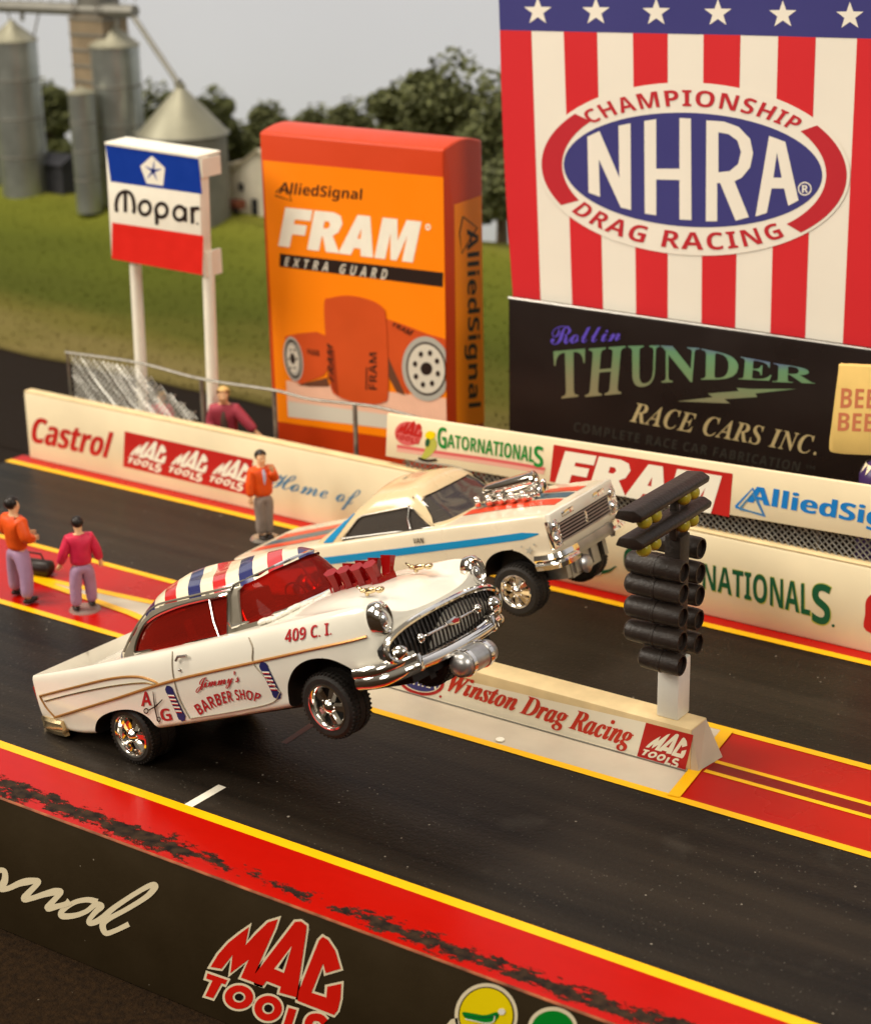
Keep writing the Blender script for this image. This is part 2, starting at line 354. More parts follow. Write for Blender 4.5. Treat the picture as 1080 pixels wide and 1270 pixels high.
class Print:
    """Collects printed shapes of one colour; surf(p, lift) turns a point of the photograph into a point of the real surface."""
    def __init__(s, surf, conv=None): s.surf = surf; s.conv = conv or (lambda x, y: (x, y)); s.L = {}; s.fine = 0
    def _add(s, m, lift, pts, fs, climb=False):
        V, Fs = s.L.setdefault((m, lift), ([], [])); k = len(V)
        V += [s.surf(s.conv(*p), lift + (0.7 * (i % (len(pts) // 2)) / (len(pts) // 2) if climb else 0)) for i, p in enumerate(pts)]; Fs += [tuple(i + k for i in f) for f in fs]
    def text(s, m, t, TL, TR, BR, BL, lift=1, style='sans', off=0.0, shear=0.0, space=1.0, bold=0.0):
        vs, fs = text_mesh(t, style, off, shear, space); q = quadmap(TL, TR, BR, BL); s._add(m, lift, [q(u, v) for u, v in vs], fs)
        if bold:
            for k, d in enumerate((-bold, bold)): s._add(m, lift + 0.22 * (k + 1), [q(u + d, v) for u, v in vs], fs)
    def warp(s, m, t, fn, lift=1, style='sans', off=0.0, space=1.0):
        vs, fs = text_mesh(t, style, off, 0, space); s._add(m, lift, [fn(u, v) for u, v in vs], fs)
    def poly(s, m, pts, lift=1, holes=()):
        bm = bmesh.new(); es = []
        for ring in [pts] + list(holes):
            vv = [bm.verts.new((p[0], p[1], 0)) for p in ring]
            for i in range(len(vv)): es.append(bm.edges.new((vv[i], vv[(i + 1) % len(vv)])))
        bmesh.ops.triangle_fill(bm, use_beauty=True, use_dissolve=False, edges=es, normal=(0, 0, 1))
        if s.fine:
            for _ in range(5):
                es = [e for e in bm.edges if e.calc_length() > s.fine]
                if not es: break
                bmesh.ops.subdivide_edges(bm, edges=es, cuts=1); bmesh.ops.triangulate(bm, faces=bm.faces)
        bm.verts.ensure_lookup_table(); bm.verts.index_update()
        s._add(m, lift, [(v.co.x, v.co.y) for v in bm.verts], [tuple(v.index for v in f.verts) for f in bm.faces]); bm.free()
    def grid(s, m, fn, nu, nv, lift=1):
        pts = [fn(i / nu, j / nv) for j in range(nv + 1) for i in range(nu + 1)]
        s._add(m, lift, pts, [(j * (nu + 1) + i, j * (nu + 1) + i + 1, (j + 1) * (nu + 1) + i + 1, (j + 1) * (nu + 1) + i) for j in range(nv) for i in range(nu)])
    def ellipse(s, m, cx, cy, rx, ry, tilt=0, lift=1, n=40, a0=0, a1=360, inner=None, clipx=None):
        c, sn = math.cos(math.radians(tilt)), math.sin(math.radians(tilt))
        def P(a, k):
            x, y = math.cos(a) * rx * k, math.sin(a) * ry * k
            X = cx + x * c - y * sn
            return (min(X, clipx) if clipx else X, cy + x * sn + y * c)
        A = [math.radians(a0 + (a1 - a0) * i / n) for i in range(n + 1)]; k = inner or 0.0
        pts = [P(a, 1) for a in A] + [P(a, k) for a in A]; N = n + 1
        s._add(m, lift, pts, [(i, i + 1, N + i + 1, N + i) for i in range(n)])
    def ribbon(s, m, pts, wd, lift=1, smooth=True, closed=False, n=7):
        P = spline(pts, n, closed) if smooth else list(pts)
        P = [np.array(p[:2], float) for p in P]; L = len(P); ws = wd if callable(wd) else (lambda t: wd)
        a, b = [], []
        for i in range(L):
            p = P[(i - 1) % L] if (closed or i > 0) else P[i]; q = P[(i + 1) % L] if (closed or i < L - 1) else P[i]
            d = q - p; d = d / (np.linalg.norm(d) + 1e-9); nrm = np.array([-d[1], d[0]]); h = ws(i / max(1, L - 1)) / 2
            a.append(tuple(P[i] + nrm * h)); b.append(tuple(P[i] - nrm * h))
        K = L if closed else L - 1
        s._add(m, lift, a + b, [(i, (i + 1) % L, L + (i + 1) % L, L + i) for i in range(K)], climb=not closed)
    def build(s, parent, name='lettering', inv=None):
        out = []
        for (m, lift), (V, Fs) in s.L.items():
            vs = [inv @ Vector(v) if inv is not None else v for v in V]
            nm = m[0] if isinstance(m, tuple) else name
            out.append(mesh(nm, vs, Fs, m[1] if isinstance(m, tuple) else m, parent))
        return out
BLOCK = [(0.0, 0.20, [(0, 1), (1, 1), (1, .72), (.42, .72), (.42, .6), (.9, .6), (.9, .34), (.42, .34), (.42, 0), (0, 0)], None),
         (0.215, 0.445, [(0, 1), (.62, 1), (.85, .93), (.95, .74), (.88, .52), (.72, .42), (1.04, 0), (.6, 0), (.42, .37), (.38, .37), (.38, 0), (0, 0)], [(.38, .76), (.38, .58), (.52, .58), (.58, .67), (.52, .76)]),
         (0.445, 0.70, [(0, 0), (.34, 1), (.70, 1), (1.02, 0), (.66, 0), (.61, .18), (.42, .18), (.37, 0)], [(.465, .42), (.565, .42), (.52, .68)]),
         (0.715, 1.0, [(0, 0), (0, 1), (.38, 1), (.5, .48), (.62, 1), (1, 1), (1, 0), (.72, 0), (.72, .64), (.58, 0), (.42, 0), (.28, .64), (.28, 0)], None)]
def block_word(pr, m, TL, TR, BR, BL, lift, sh=0.035):
    q = quadmap(TL, TR, BR, BL)
    for a, b, P, H in BLOCK:
        f = lambda p: q((a + (b - a) * p[0]) * (1 - sh) + sh * p[1], p[1])
        pr.poly(m, [f(p) for p in P], lift, [[f(p) for p in H]] if H else ())
STEP = 0.004
def plane_y(Y): return lambda p, lift: on_y(p, Y - STEP * lift)
def plane_z(z): return lambda p, lift: on_z(p, z + STEP * lift)
def offset(pts, d):
    P = [np.array(p, float) for p in pts]; n = len(P); ar = sum(P[i][0] * P[(i + 1) % n][1] - P[(i + 1) % n][0] * P[i][1] for i in range(n)); sg = 1 if ar > 0 else -1; out = []
    for i in range(n):
        e0 = P[i] - P[i - 1]; e1 = P[(i + 1) % n] - P[i]
        n0 = np.array([e0[1], -e0[0]]) / (np.linalg.norm(e0) + 1e-9) * sg; n1 = np.array([e1[1], -e1[0]]) / (np.linalg.norm(e1) + 1e-9) * sg
        b = n0 + n1; l = np.linalg.norm(b); b = b / l if l > 1e-6 else n0
        out.append(tuple(P[i] + b * d / max(0.45, b.dot(n0))))
    return out
# the domed tool-maker's logo, drawn once in its own coordinates
LOGO = {'M': [(115, 428), (165, 345), (235, 265), (310, 205), (372, 160), (348, 283), (420, 205), (500, 128), (565, 108), (545, 170), (412, 470), (445, 480), (450, 548), (318, 500), (370, 378), (248, 470), (262, 348), (188, 440)],
        'A': [(405, 485), (680, 125), (720, 122), (757, 150), (755, 190), (690, 632), (575, 600), (585, 560), (488, 522), (468, 552), (420, 538)],
        'C': [(865, 225), (900, 245), (950, 320), (985, 440), (885, 470), (868, 405), (790, 600), (890, 632), (895, 560), (990, 540), (985, 640), (965, 720), (940, 750), (697, 655), (705, 590), (840, 250)],
        'T': [(95, 470), (228, 516), (212, 546), (188, 537), (132, 638), (80, 622), (128, 520), (85, 505)],
        'L': [(638, 700), (690, 715), (652, 835), (735, 868), (722, 912), (588, 864)]}
HOLE = [(655, 295), (545, 440), (605, 465)]
S_PTS = [(880, 800), (845, 768), (790, 770), (770, 815), (815, 850), (868, 885), (862, 935), (800, 945), (745, 905)]
def logo(pr, m, fn, lift=1, edge=None, edge_w=16, tools_m=None, wd=52):
    T = lambda P: [fn(*p) for p in P]
    if edge:
        for k, v in LOGO.items(): pr.poly(edge, T(offset(v, edge_w)), lift)
        for c in ((305, 630, 95, 80), (500, 705, 92, 85)): pr.poly(edge, T([(c[0] + (c[2] + edge_w) * math.cos(a), c[1] + (c[3] + edge_w) * math.sin(a)) for a in np.linspace(0, 6.283, 29)[:-1]]), lift)
        pr.ribbon(edge, T(S_PTS), (wd + 2 * edge_w) * LK[0], lift)
    k = lift + 1 if edge else lift
    for q, v in LOGO.items():
        if edge is None or q != 'A': pr.poly(m, T(v), k + (0.4 if q == 'A' else 0), [T(HOLE)] if q == 'A' else ())
        else: pr.poly(m, T(v), k + 0.4)
    if edge:
        pr.poly(edge, T(offset(HOLE, 2)), k + 1); pr.poly('thunder_black', T(offset(HOLE, -14)), k + 2)
    tm = tools_m or m
    for c in ((305, 630, 95, 80), (500, 705, 92, 85)):
        o1 = [(c[0] + c[2] * math.cos(a), c[1] + c[3] * math.sin(a)) for a in np.linspace(0, 6.283, 29)[:-1]]
        i1 = [(c[0] + c[2] * 0.45 * math.cos(a), c[1] + c[3] * 0.45 * math.sin(a)) for a in np.linspace(0, 6.283, 29)[:-1]]
        pr.poly(tm, T(o1), k, [T(i1)])
        if edge:
            i2 = [(c[0] + (c[2] * 0.45 - 14) * math.cos(a), c[1] + (c[3] * 0.45 - 12) * math.sin(a)) for a in np.linspace(0, 6.283, 29)[:-1]]
            pr.poly('thunder_black', T(i2), k + 1)
    pr.ribbon(tm, T(S_PTS), wd * LK[0], k)
LK = [1.0]
def logo_map(TL, TR, BR, BL):
    q = quadmap(TL, TR, BR, BL)
    def fn(x, y):
        u = (x - 75) / 925; base = 428 + (x - 115) / 870 * 322
        return q(u, ((base - y) + 275) / 800)
    return fn

# ================================================================== the setting
TX0, TX1 = -33.3, 6.0
def asphalt():
    m = bpy.data.materials.new('asphalt'); m.use_nodes = True; t = m.node_tree; p = t.nodes['Principled BSDF']; p.inputs['Specular IOR Level'].default_value = 0.2
    co = t.nodes.new('ShaderNodeTexCoord')
    n1 = t.nodes.new('ShaderNodeTexNoise'); n1.inputs['Scale'].default_value = 0.35; n1.inputs['Detail'].default_value = 8
    mp = t.nodes.new('ShaderNodeMapping'); mp.inputs['Scale'].default_value = (0.35, 1.6, 1)
    t.links.new(co.outputs['Object'], mp.inputs[0]); t.links.new(mp.outputs[0], n1.inputs['Vector'])
    r = t.nodes.new('ShaderNodeValToRGB'); r.color_ramp.elements[0].position = 0.35; r.color_ramp.elements[1].position = 0.68
    r.color_ramp.elements[0].color = (0.0060, 0.0040, 0.0024, 1); r.color_ramp.elements[1].color = (0.021, 0.0145, 0.0090, 1)
    ms = t.nodes.new('ShaderNodeMapping'); ms.inputs['Scale'].default_value = (0.03, 1.0, 1); t.links.new(co.outputs['Object'], ms.inputs[0])
    ns = t.nodes.new('ShaderNodeTexNoise'); ns.inputs['Scale'].default_value = 2.2; ns.inputs['Detail'].default_value = 6; t.links.new(ms.outputs[0], ns.inputs['Vector'])
    av = t.nodes.new('ShaderNodeMath'); av.operation = 'MULTIPLY_ADD'; t.links.new(ns.outputs[0], av.inputs[0]); av.inputs[1].default_value = 0.9
    hf = t.nodes.new('ShaderNodeMath'); hf.operation = 'MULTIPLY_ADD'; t.links.new(n1.outputs[0], hf.inputs[0]); hf.inputs[1].default_value = 0.6; hf.inputs[2].default_value = -0.25
    t.links.new(hf.outputs[0], av.inputs[2]); t.links.new(av.outputs[0], r.inputs[0])
    # grains of dust
    v = t.nodes.new('ShaderNodeTexVoronoi'); v.inputs['Scale'].default_value = 2.6; t.links.new(co.outputs['Object'], v.inputs['Vector'])
    v2 = t.nodes.new('ShaderNodeTexVoronoi'); v2.inputs['Scale'].default_value = 9.0; t.links.new(co.outputs['Object'], v2.inputs['Vector'])
    pn = t.nodes.new('ShaderNodeTexNoise'); pn.inputs['Scale'].default_value = 0.5; t.links.new(co.outputs['Object'], pn.inputs['Vector'])
    def speck(vn, rad):
        sx = t.nodes.new('ShaderNodeSeparateXYZ'); t.links.new(vn.outputs['Color'], sx.inputs[0])
        sz = t.nodes.new('ShaderNodeMath'); sz.operation = 'POWER'; t.links.new(sx.outputs[0], sz.inputs[0]); sz.inputs[1].default_value = 9
        mu = t.nodes.new('ShaderNodeMath'); mu.operation = 'MULTIPLY'; t.links.new(sz.outputs[0], mu.inputs[0]); mu.inputs[1].default_value = rad
        lt = t.nodes.new('ShaderNodeMath'); lt.operation = 'LESS_THAN'; t.links.new(vn.outputs['Distance'], lt.inputs[0]); t.links.new(mu.outputs[0], lt.inputs[1]); return lt
    s1, s2 = speck(v, 0.08), speck(v2, 0.17)
    v3 = t.nodes.new('ShaderNodeTexVoronoi'); v3.inputs['Scale'].default_value = 24.0; t.links.new(co.outputs['Object'], v3.inputs['Vector'])
    s3 = speck(v3, 0.34)
    gate = t.nodes.new('ShaderNodeMath'); gate.operation = 'GREATER_THAN'; t.links.new(pn.outputs[0], gate.inputs[0]); gate.inputs[1].default_value = 0.5
    g2 = t.nodes.new('ShaderNodeMath'); g2.operation = 'MULTIPLY'; t.links.new(s2.outputs[0], g2.inputs[0]); t.links.new(gate.outputs[0], g2.inputs[1])
    mx = t.nodes.new('ShaderNodeMath'); mx.operation = 'MAXIMUM'; t.links.new(s1.outputs[0], mx.inputs[0]); mx0 = t.nodes.new('ShaderNodeMath'); mx0.operation = 'MAXIMUM'; t.links.new(g2.outputs[0], mx0.inputs[0]); s3k = t.nodes.new('ShaderNodeMath'); s3k.operation = 'MULTIPLY'; s3k.inputs[1].default_value = 0.3; t.links.new(s3.outputs[0], s3k.inputs[0]); t.links.new(s3k.outputs[0], mx0.inputs[1]); t.links.new(mx0.outputs[0], mx.inputs[1])
    k = t.nodes.new('ShaderNodeMath'); k.operation = 'MULTIPLY'; t.links.new(mx.outputs[0], k.inputs[0]); k.inputs[1].default_value = 0.75
    # smudges
    sm = t.nodes.new('ShaderNodeTexNoise'); sm.inputs['Scale'].default_value = 0.9; sm.inputs['Detail'].default_value = 9; t.links.new(co.outputs['Object'], sm.inputs['Vector'])
    sr = t.nodes.new('ShaderNodeValToRGB'); sr.color_ramp.elements[0].position = 0.62; sr.color_ramp.elements[1].position = 0.82; t.links.new(sm.outputs[0], sr.inputs[0])
    k2 = t.nodes.new('ShaderNodeMath'); k2.operation = 'MULTIPLY'; t.links.new(sr.outputs[0], k2.inputs[0]); k2.inputs[1].default_value = 0.09
    a = t.nodes.new('ShaderNodeMath'); a.operation = 'MAXIMUM'; t.links.new(k.outputs[0], a.inputs[0]); t.links.new(k2.outputs[0], a.inputs[1])
    mix = t.nodes.new('ShaderNodeMixRGB'); t.links.new(a.outputs[0], mix.inputs[0]); t.links.new(r.outputs[0], mix.inputs[1]); mix.inputs[2].default_value = (0.30, 0.26, 0.21, 1)
    t.links.new(mix.outputs[0], p.inputs['Base Color'])
    q = t.nodes.new('ShaderNodeMapRange'); q.inputs[3].default_value = 0.34; q.inputs[4].default_value = 0.62; t.links.new(n1.outputs[0], q.inputs[0]); t.links.new(q.outputs[0], p.inputs['Roughness'])
    n3 = t.nodes.new('ShaderNodeTexNoise'); n3.inputs['Scale'].default_value = 14; n3.inputs['Detail'].default_value = 4; t.links.new(co.outputs['Object'], n3.inputs['Vector'])
    b = t.nodes.new('ShaderNodeBump'); b.inputs['Strength'].default_value = 0.3; b.inputs['Distance'].default_value = 0.03; t.links.new(n3.outputs[0], b.inputs['Height']); t.links.new(b.outputs[0], p.inputs['Normal'])
    return m
M['asphalt'] = asphalt()
def worn_red():
    m = bpy.data.materials.new('worn_red'); m.use_nodes = True; t = m.node_tree; p = t.nodes['Principled BSDF']; p.inputs['Specular IOR Level'].default_value = 0.16
    co = t.nodes.new('ShaderNodeTexCoord'); s = t.nodes.new('ShaderNodeSeparateXYZ'); t.links.new(co.outputs['Object'], s.inputs[0])
    mp = t.nodes.new('ShaderNodeMapping'); mp.inputs['Scale'].default_value = (0.8, 1.6, 1); t.links.new(co.outputs['Object'], mp.inputs[0])
    n = t.nodes.new('ShaderNodeTexNoise'); n.inputs['Scale'].default_value = 2.9; n.inputs['Detail'].default_value = 12; n.inputs['Roughness'].default_value = 0.76; t.links.new(mp.outputs[0], n.inputs['Vector'])
    nb = t.nodes.new('ShaderNodeTexNoise'); nb.inputs['Scale'].default_value = 0.23; t.links.new(co.outputs['Object'], nb.inputs['Vector'])
    # chips lie in a band along the outer edge of the strip
    d = t.nodes.new('ShaderNodeMath'); d.operation = 'SUBTRACT'; t.links.new(s.outputs['Y'], d.inputs[0]); d.inputs[1].default_value = 18.47
    ab = t.nodes.new('ShaderNodeMath'); ab.operation = 'ABSOLUTE'; t.links.new(d.outputs[0], ab.inputs[0])
    bd = t.nodes.new('ShaderNodeMapRange'); bd.inputs[1].default_value = 0.0; bd.inputs[2].default_value = 0.5; bd.inputs[3].default_value = 0.13; bd.inputs[4].default_value = -0.2; t.links.new(ab.outputs[0], bd.inputs[0])
    ad = t.nodes.new('ShaderNodeMath'); ad.operation = 'ADD'; t.links.new(n.outputs[0], ad.inputs[0]); t.links.new(bd.outputs[0], ad.inputs[1])
    nb2 = t.nodes.new('ShaderNodeMapRange'); nb2.inputs[1].default_value = 0.35; nb2.inputs[2].default_value = 0.65; nb2.inputs[3].default_value = -0.10; nb2.inputs[4].default_value = 0.12; t.links.new(nb.outputs[0], nb2.inputs[0])
    ad2 = t.nodes.new('ShaderNodeMath'); ad2.operation = 'ADD'; t.links.new(ad.outputs[0], ad2.inputs[0]); t.links.new(nb2.outputs[0], ad2.inputs[1])
    r = t.nodes.new('ShaderNodeValToRGB'); r.color_ramp.interpolation = 'LINEAR'
    r.color_ramp.elements[0].position = 0.515; r.color_ramp.elements[1].position = 0.53
    r.color_ramp.elements[0].color = (0, 0, 0, 1); r.color_ramp.elements[1].color = (1, 1, 1, 1); t.links.new(ad2.outputs[0], r.inputs[0])
    n2 = t.nodes.new('ShaderNodeTexNoise'); n2.inputs['Scale'].default_value = 6; n2.inputs['Detail'].default_value = 8; t.links.new(co.outputs['Object'], n2.inputs['Vector'])
    rd = t.nodes.new('ShaderNodeValToRGB'); rd.color_ramp.elements[0].position = 0.35; rd.color_ramp.elements[1].position = 0.7
    rd.color_ramp.elements[0].color = rgb(18, 12, 8); rd.color_ramp.elements[1].color = rgb(62, 43, 28); t.links.new(n2.outputs[0], rd.inputs[0])
    rr = t.nodes.new('ShaderNodeValToRGB'); rr.color_ramp.elements[0].color = rgb(164, 9, 2); rr.color_ramp.elements[1].color = rgb(182, 18, 7); t.links.new(n.outputs[0], rr.inputs[0])
    mix = t.nodes.new('ShaderNodeMixRGB'); t.links.new(r.outputs[0], mix.inputs[0]); t.links.new(rr.outputs[0], mix.inputs[1]); t.links.new(rd.outputs[0], mix.inputs[2]); t.links.new(mix.outputs[0], p.inputs['Base Color'])
    q = t.nodes.new('ShaderNodeMapRange'); q.inputs[3].default_value = 0.28; q.inputs[4].default_value = 0.7; t.links.new(r.outputs[0], q.inputs[0]); t.links.new(q.outputs[0], p.inputs['Roughness'])
    iv = t.nodes.new('ShaderNodeMath'); iv.operation = 'SUBTRACT'; iv.inputs[0].default_value = 1; t.links.new(r.outputs[0], iv.inputs[1])
    b = t.nodes.new('ShaderNodeBump'); b.inputs['Strength'].default_value = 0.7; b.inputs['Distance'].default_value = 0.03; t.links.new(iv.outputs[0], b.inputs['Height']); t.links.new(b.outputs[0], p.inputs['Normal'])
    return m
M['worn_red'] = worn_red()
M['faded_red'] = mat('faded_red', rgb(84, 32, 24), 0.5, var=0.4, vscale=6)
M['board_face'] = mat('board_face', rgb(48, 37, 19), 0.5, dust=0.09, spec=0.25, var=0.12, vscale=1.2, bump=0.06, bscale=8)
M['carpet'] = mat('carpet', rgb(38, 25, 11), 0.95, spec=0.1, dust=0.08, var=0.5, vscale=9, bump=0.9, bscale=22)
M['table_black'] = mat('table_black', rgb(27, 18, 10), 0.9, var=0.15, spec=0.15)
M['edge_cream'] = mat('edge_cream', rgb(150, 84, 50), 0.5, var=0.8, vscale=2.2)

carpet = tag(mesh('table_top', [(-140, -40, -2.43), (80, -40, -2.43), (80, 120, -2.43), (-140, 120, -2.43)], [(0, 1, 2, 3)], 'carpet'), kind='structure')
plat = tag(box('table_platform', (-120, 30.72, -2.42), (60, 46.5, -0.004), 'table_black'), kind='structure')
tag(box('table_platform', (-120, 18.6, -2.42), (TX0 - 0.004, 30.71, -0.02), 'table_black'), kind='structure')
track = tag(box('track', (TX0, 18.15, -2.425), (TX1, 30.71, 0), ['asphalt'], bev=0.02), kind='structure')
track.data.materials.append(M['board_face'])
for p in track.data.polygons:
    if p.normal.y < -0.7: p.material_index = 1
def strip(name, x0, x1, y0, y1, lv, m, ts=None):
    return mesh(name, [(x0, y0, lv * STEP), (x1, y0, lv * STEP), (x1, y1, lv * STEP), (x0, y1, lv * STEP)], [(0, 1, 2, 3)], m, track)
strip('red_strip', TX0, TX1, 18.17, 19.37, 1, 'worn_red')
tube('worn_edge', [(TX0, 18.155, 0.0), (TX1, 18.155, 0.0)], 0.022, 'edge_cream', track, 6)
strip('yellow_line', TX0, TX1, 19.36, 19.55, 2, 'yellow')
strip('yellow_line', TX0, TX1, 29.93, 30.12, 2, 'yellow')
strip('red_strip', TX0, TX1, 30.11, 30.5, 1, 'red_floor')
strip('red_strip', TX0, -12.5, 23.85, 26.28, 1, 'red_floor')
strip('red_strip', -12.5, TX1, 23.85, 26.28, 1, 'red_floor')
strip('dark_red_strip', -12.36, TX1, 24.83, 25.2, 2, 'dark_red_floor')
strip('yellow_line', TX0, TX1, 23.70, 23.86, 3, 'yellow')
strip('yellow_line', TX0, TX1, 26.24, 26.40, 3, 'yellow')
strip('yellow_line', -12.36, TX1, 24.78, 24.88, 3, 'yellow')
strip('yellow_line', -12.36, TX1, 25.15, 25.25, 3, 'yellow')
pr = Print(plane_z(0))
c5 = Z(0, 560, 4.909)
tipL = (34, 717)
pl = [on_z(p, 2 * STEP) for p in (tipL, c5(905, 918), (905, 905), (835, 988), (470, 884), c5(800, 990))]
uA = on_z(c5(905, 918)); uB = on_z(c5(800, 990))
mesh('grey_plate', [Vector((-27.5, 25.0, 2 * STEP)), Vector((uA.x, uA.y, 2 * STEP)), Vector((-20.5, 26.25, 2 * STEP)), Vector((-12.69, 26.26, 2 * STEP)), Vector((-12.35, 23.86, 2 * STEP)), Vector((-20.5, 23.86, 2 * STEP)), Vector((uB.x, uB.y, 2 * STEP))], [(0, 1, 2, 3, 4, 5, 6)], 'grey_plate', track)
def line(name, pts, wd, m, lv):
    bm = bmesh.new(); P = [Vector(p) for p in pts]
    for a, b in zip(P, P[1:]):
        d = (b - a).normalized(); n = Vector((-d.y, d.x, 0)) * wd / 2
        bm.faces.new([bm.verts.new(Vector((q.x, q.y, lv * STEP))) for q in (a - n, b - n, b + n, a + n)])
    return from_bm(name, bm, m, track)
line('yellow_line', [(-27.55, 25.0, 0), (uA.x, uA.y, 0), (-20.5, 26.25, 0)], 0.17, 'yellow', 4)
line('yellow_line', [(-27.5, 24.96, 0), (uB.x, uB.y, 0), (-20.5, 23.88, 0)], 0.17, 'yellow', 5)
line('yellow_line', [(-12.36, 23.8, 0), (-12.70, 26.3, 0)], 0.2, 'yellow', 6)
line('start_mark', [on_z((231, 1001)), on_z((276, 975))], 0.16, 'sign_white', 1)
line('start_mark', [on_z((352, 922)), on_z((388, 898))], 0.12, 'faded_red', 1)
# lettering and emblems on the front face of the board
FACE = plane_y(18.148)
pr = Print(FACE, Z(0, 1060, 5.4))
pr.ribbon('script_white', [(-230, -20), (-150, 60), (-120, 150), (-60, 60), (-20, 100), (30, 110), (35, 170), (10, 228), (60, 225), (140, 190), (225, 175), (260, 185), (195, 255), (165, 298), (215, 292), (300, 265), (385, 245), (408, 255), (350, 320), (325, 358), (390, 345), (445, 330), (470, 312)], lambda t: 50 - 14 * abs(math.sin(t * 22)), 1)
pr.ribbon('script_white', [(655, 318), (590, 302), (500, 320), (420, 375), (420, 410), (500, 408), (580, 380), (640, 335), (680, 345), (640, 385), (598, 440), (612, 460), (680, 430), (760, 360), (900, 265), (1010, 205), (1040, 215), (985, 280), (850, 365), (730, 430), (690, 470), (710, 525), (770, 510), (865, 465)], lambda t: 45 - 12 * abs(math.sin(t * 18)), 1)
pr.build(track)
pr = Print(FACE, Z(240, 1120, 5.4)); LK[0] = 1.0
logo(pr, 'logo_red', lambda x, y: (x, y), 1, edge='script_white', edge_w=15)
pr.build(track)
pr = Print(FACE, Z(540, 1190, 4.909))
pr.ellipse('script_white', 308, 340, 192, 196, 0, 1); pr.ellipse('black_print', 308, 340, 170, 174, 0, 2); pr.ellipse('emblem_yellow', 308, 340, 162, 166, 0, 3)
pr.poly('script_white', [(70, 393), (95, 365), (135, 355), (140, 420), (80, 430)], 1)
pr.poly('emblem_green', spline([(165, 320), (230, 328), (300, 338), (370, 320), (385, 345), (350, 385), (290, 392), (220, 372), (175, 352)], 4, True), 4)
pr.ribbon('sign_white', [(180, 362), (240, 375), (300, 388), (350, 380), (360, 345)], 7, 5)
pr.ellipse('sign_white', 402, 318, 22, 20, 0, 5)
pr.ribbon('dark_green', [(170, 340), (250, 352), (330, 350), (380, 335)], 6, 5)
pr.ellipse('script_white', 712, 420, 152, 132, 0, 1); pr.ellipse('emblem_green', 712, 420, 128, 108, 0, 2)
pr.build(track, 'emblem')

# backdrop: sky sheet, grass bank
tag(mesh('sky', [(-170, 64, -3), (70, 64, -3), (70, 64, 60), (-170, 64, 60)], [(0, 1, 2, 3)], 'skysheet'), kind='structure')
def hill_z(x, y):
    s = max(0.0, min(1.0, (y - 37.0) / 9.0))
    return 0.12 + 2.15 * s + 0.06 * math.sin(x * 0.7 + y * 0.4) * s - 0.9 * max(0, min(5, y - 47.6))
def edge_y(x): return 37.05 + 0.04 * (x + 41) * -1 * 0.9 + 0.05 * math.sin(x * 2.1)
GX = np.linspace(-80, -8, 110); GY = np.concatenate([np.linspace(0, 10, 26), np.linspace(11, 27, 12)])
vs, fs = [], []
for x in GX:
    e = edge_y(x); vs.append((x, e + 0.02, -0.003))
    for g in GY: vs.append((x, e + g, hill_z(x, e + g)))
nn = len(GY) + 1
for i in range(len(GX) - 1):
    for j in range(nn - 1): fs.append((i * nn + j, (i + 1) * nn + j, (i + 1) * nn + j + 1, i * nn + j + 1))
def hillmat():
    m = bpy.data.materials.new('turf'); m.use_nodes = True; t = m.node_tree; p = t.nodes['Principled BSDF']; p.inputs['Roughness'].default_value = 0.9; p.inputs['Specular IOR Level'].default_value = 0.1
    co = t.nodes.new('ShaderNodeTexCoord'); n = t.nodes.new('ShaderNodeTexNoise'); n.inputs['Scale'].default_value = 0.4; n.inputs['Detail'].default_value = 9
    mp = t.nodes.new('ShaderNodeMapping'); mp.inputs['Scale'].default_value = (0.35, 1.3, 1); t.links.new(co.outputs['Object'], mp.inputs[0]); t.links.new(mp.outputs[0], n.inputs['Vector'])
    # mown grass above, a dry tan strip along the foot of the bank
    s = t.nodes.new('ShaderNodeSeparateXYZ'); t.links.new(co.outputs['Object'], s.inputs[0])
    a = t.nodes.new('ShaderNodeMath'); a.operation = 'MULTIPLY_ADD'; t.links.new(n.outputs[0], a.inputs[0]); a.inputs[1].default_value = 4.0; t.links.new(s.outputs['Y'], a.inputs[2])
    q = t.nodes.new('ShaderNodeMapRange'); q.inputs[1].default_value = 38.2; q.inputs[2].default_value = 49.5; t.links.new(a.outputs[0], q.inputs[0])
    r = t.nodes.new('ShaderNodeValToRGB'); e0, e1 = r.color_ramp.elements[0], r.color_ramp.elements[1]
    e0.position = 0.0; e0.color = (0.085, 0.070, 0.018, 1); e1.position = 1.0; e1.color = (0.190, 0.185, 0.028, 1)
    for pos, cc in ((0.12, (0.150, 0.118, 0.040, 1)), (0.24, (0.105, 0.092, 0.018, 1)), (0.36, (0.058, 0.066, 0.008, 1)), (0.6, (0.078, 0.090, 0.010, 1)), (0.8, (0.120, 0.128, 0.014, 1))):
        e = r.color_ramp.elements.new(pos); e.color = cc
    t.links.new(q.outputs[0], r.inputs[0]); t.links.new(r.outputs[0], p.inputs['Base Color']); return m
M['turf'] = hillmat()
tag(mesh('grass_hill', vs, fs, 'turf', smooth=True), kind='structure')
bm = bmesh.new(); rg = random.Random(3)
for i in range(9000):
    x = rg.uniform(-60, -24); y = edge_y(x) + rg.random() ** 1.3 * 9.5; z = hill_z(x, y); h = rg.uniform(0.03, 0.10); a = rg.uniform(0, 6.28); l = rg.uniform(-0.08, 0.08)
    dx, dy = math.cos(a) * 0.03, math.sin(a) * 0.03
    f = bm.faces.new([bm.verts.new(q) for q in ((x - dx, y - dy, z - 0.02), (x + dx, y + dy, z - 0.02), (x + l, y + l * 0.5, z + h))]); f.material_index = 0 if rg.random() < 0.55 else 1
tag(from_bm('grass', bm, ['turf', 'turf'], normals=False), 'short olive green grass covering the bank behind the track', 'grass', kind='stuff')
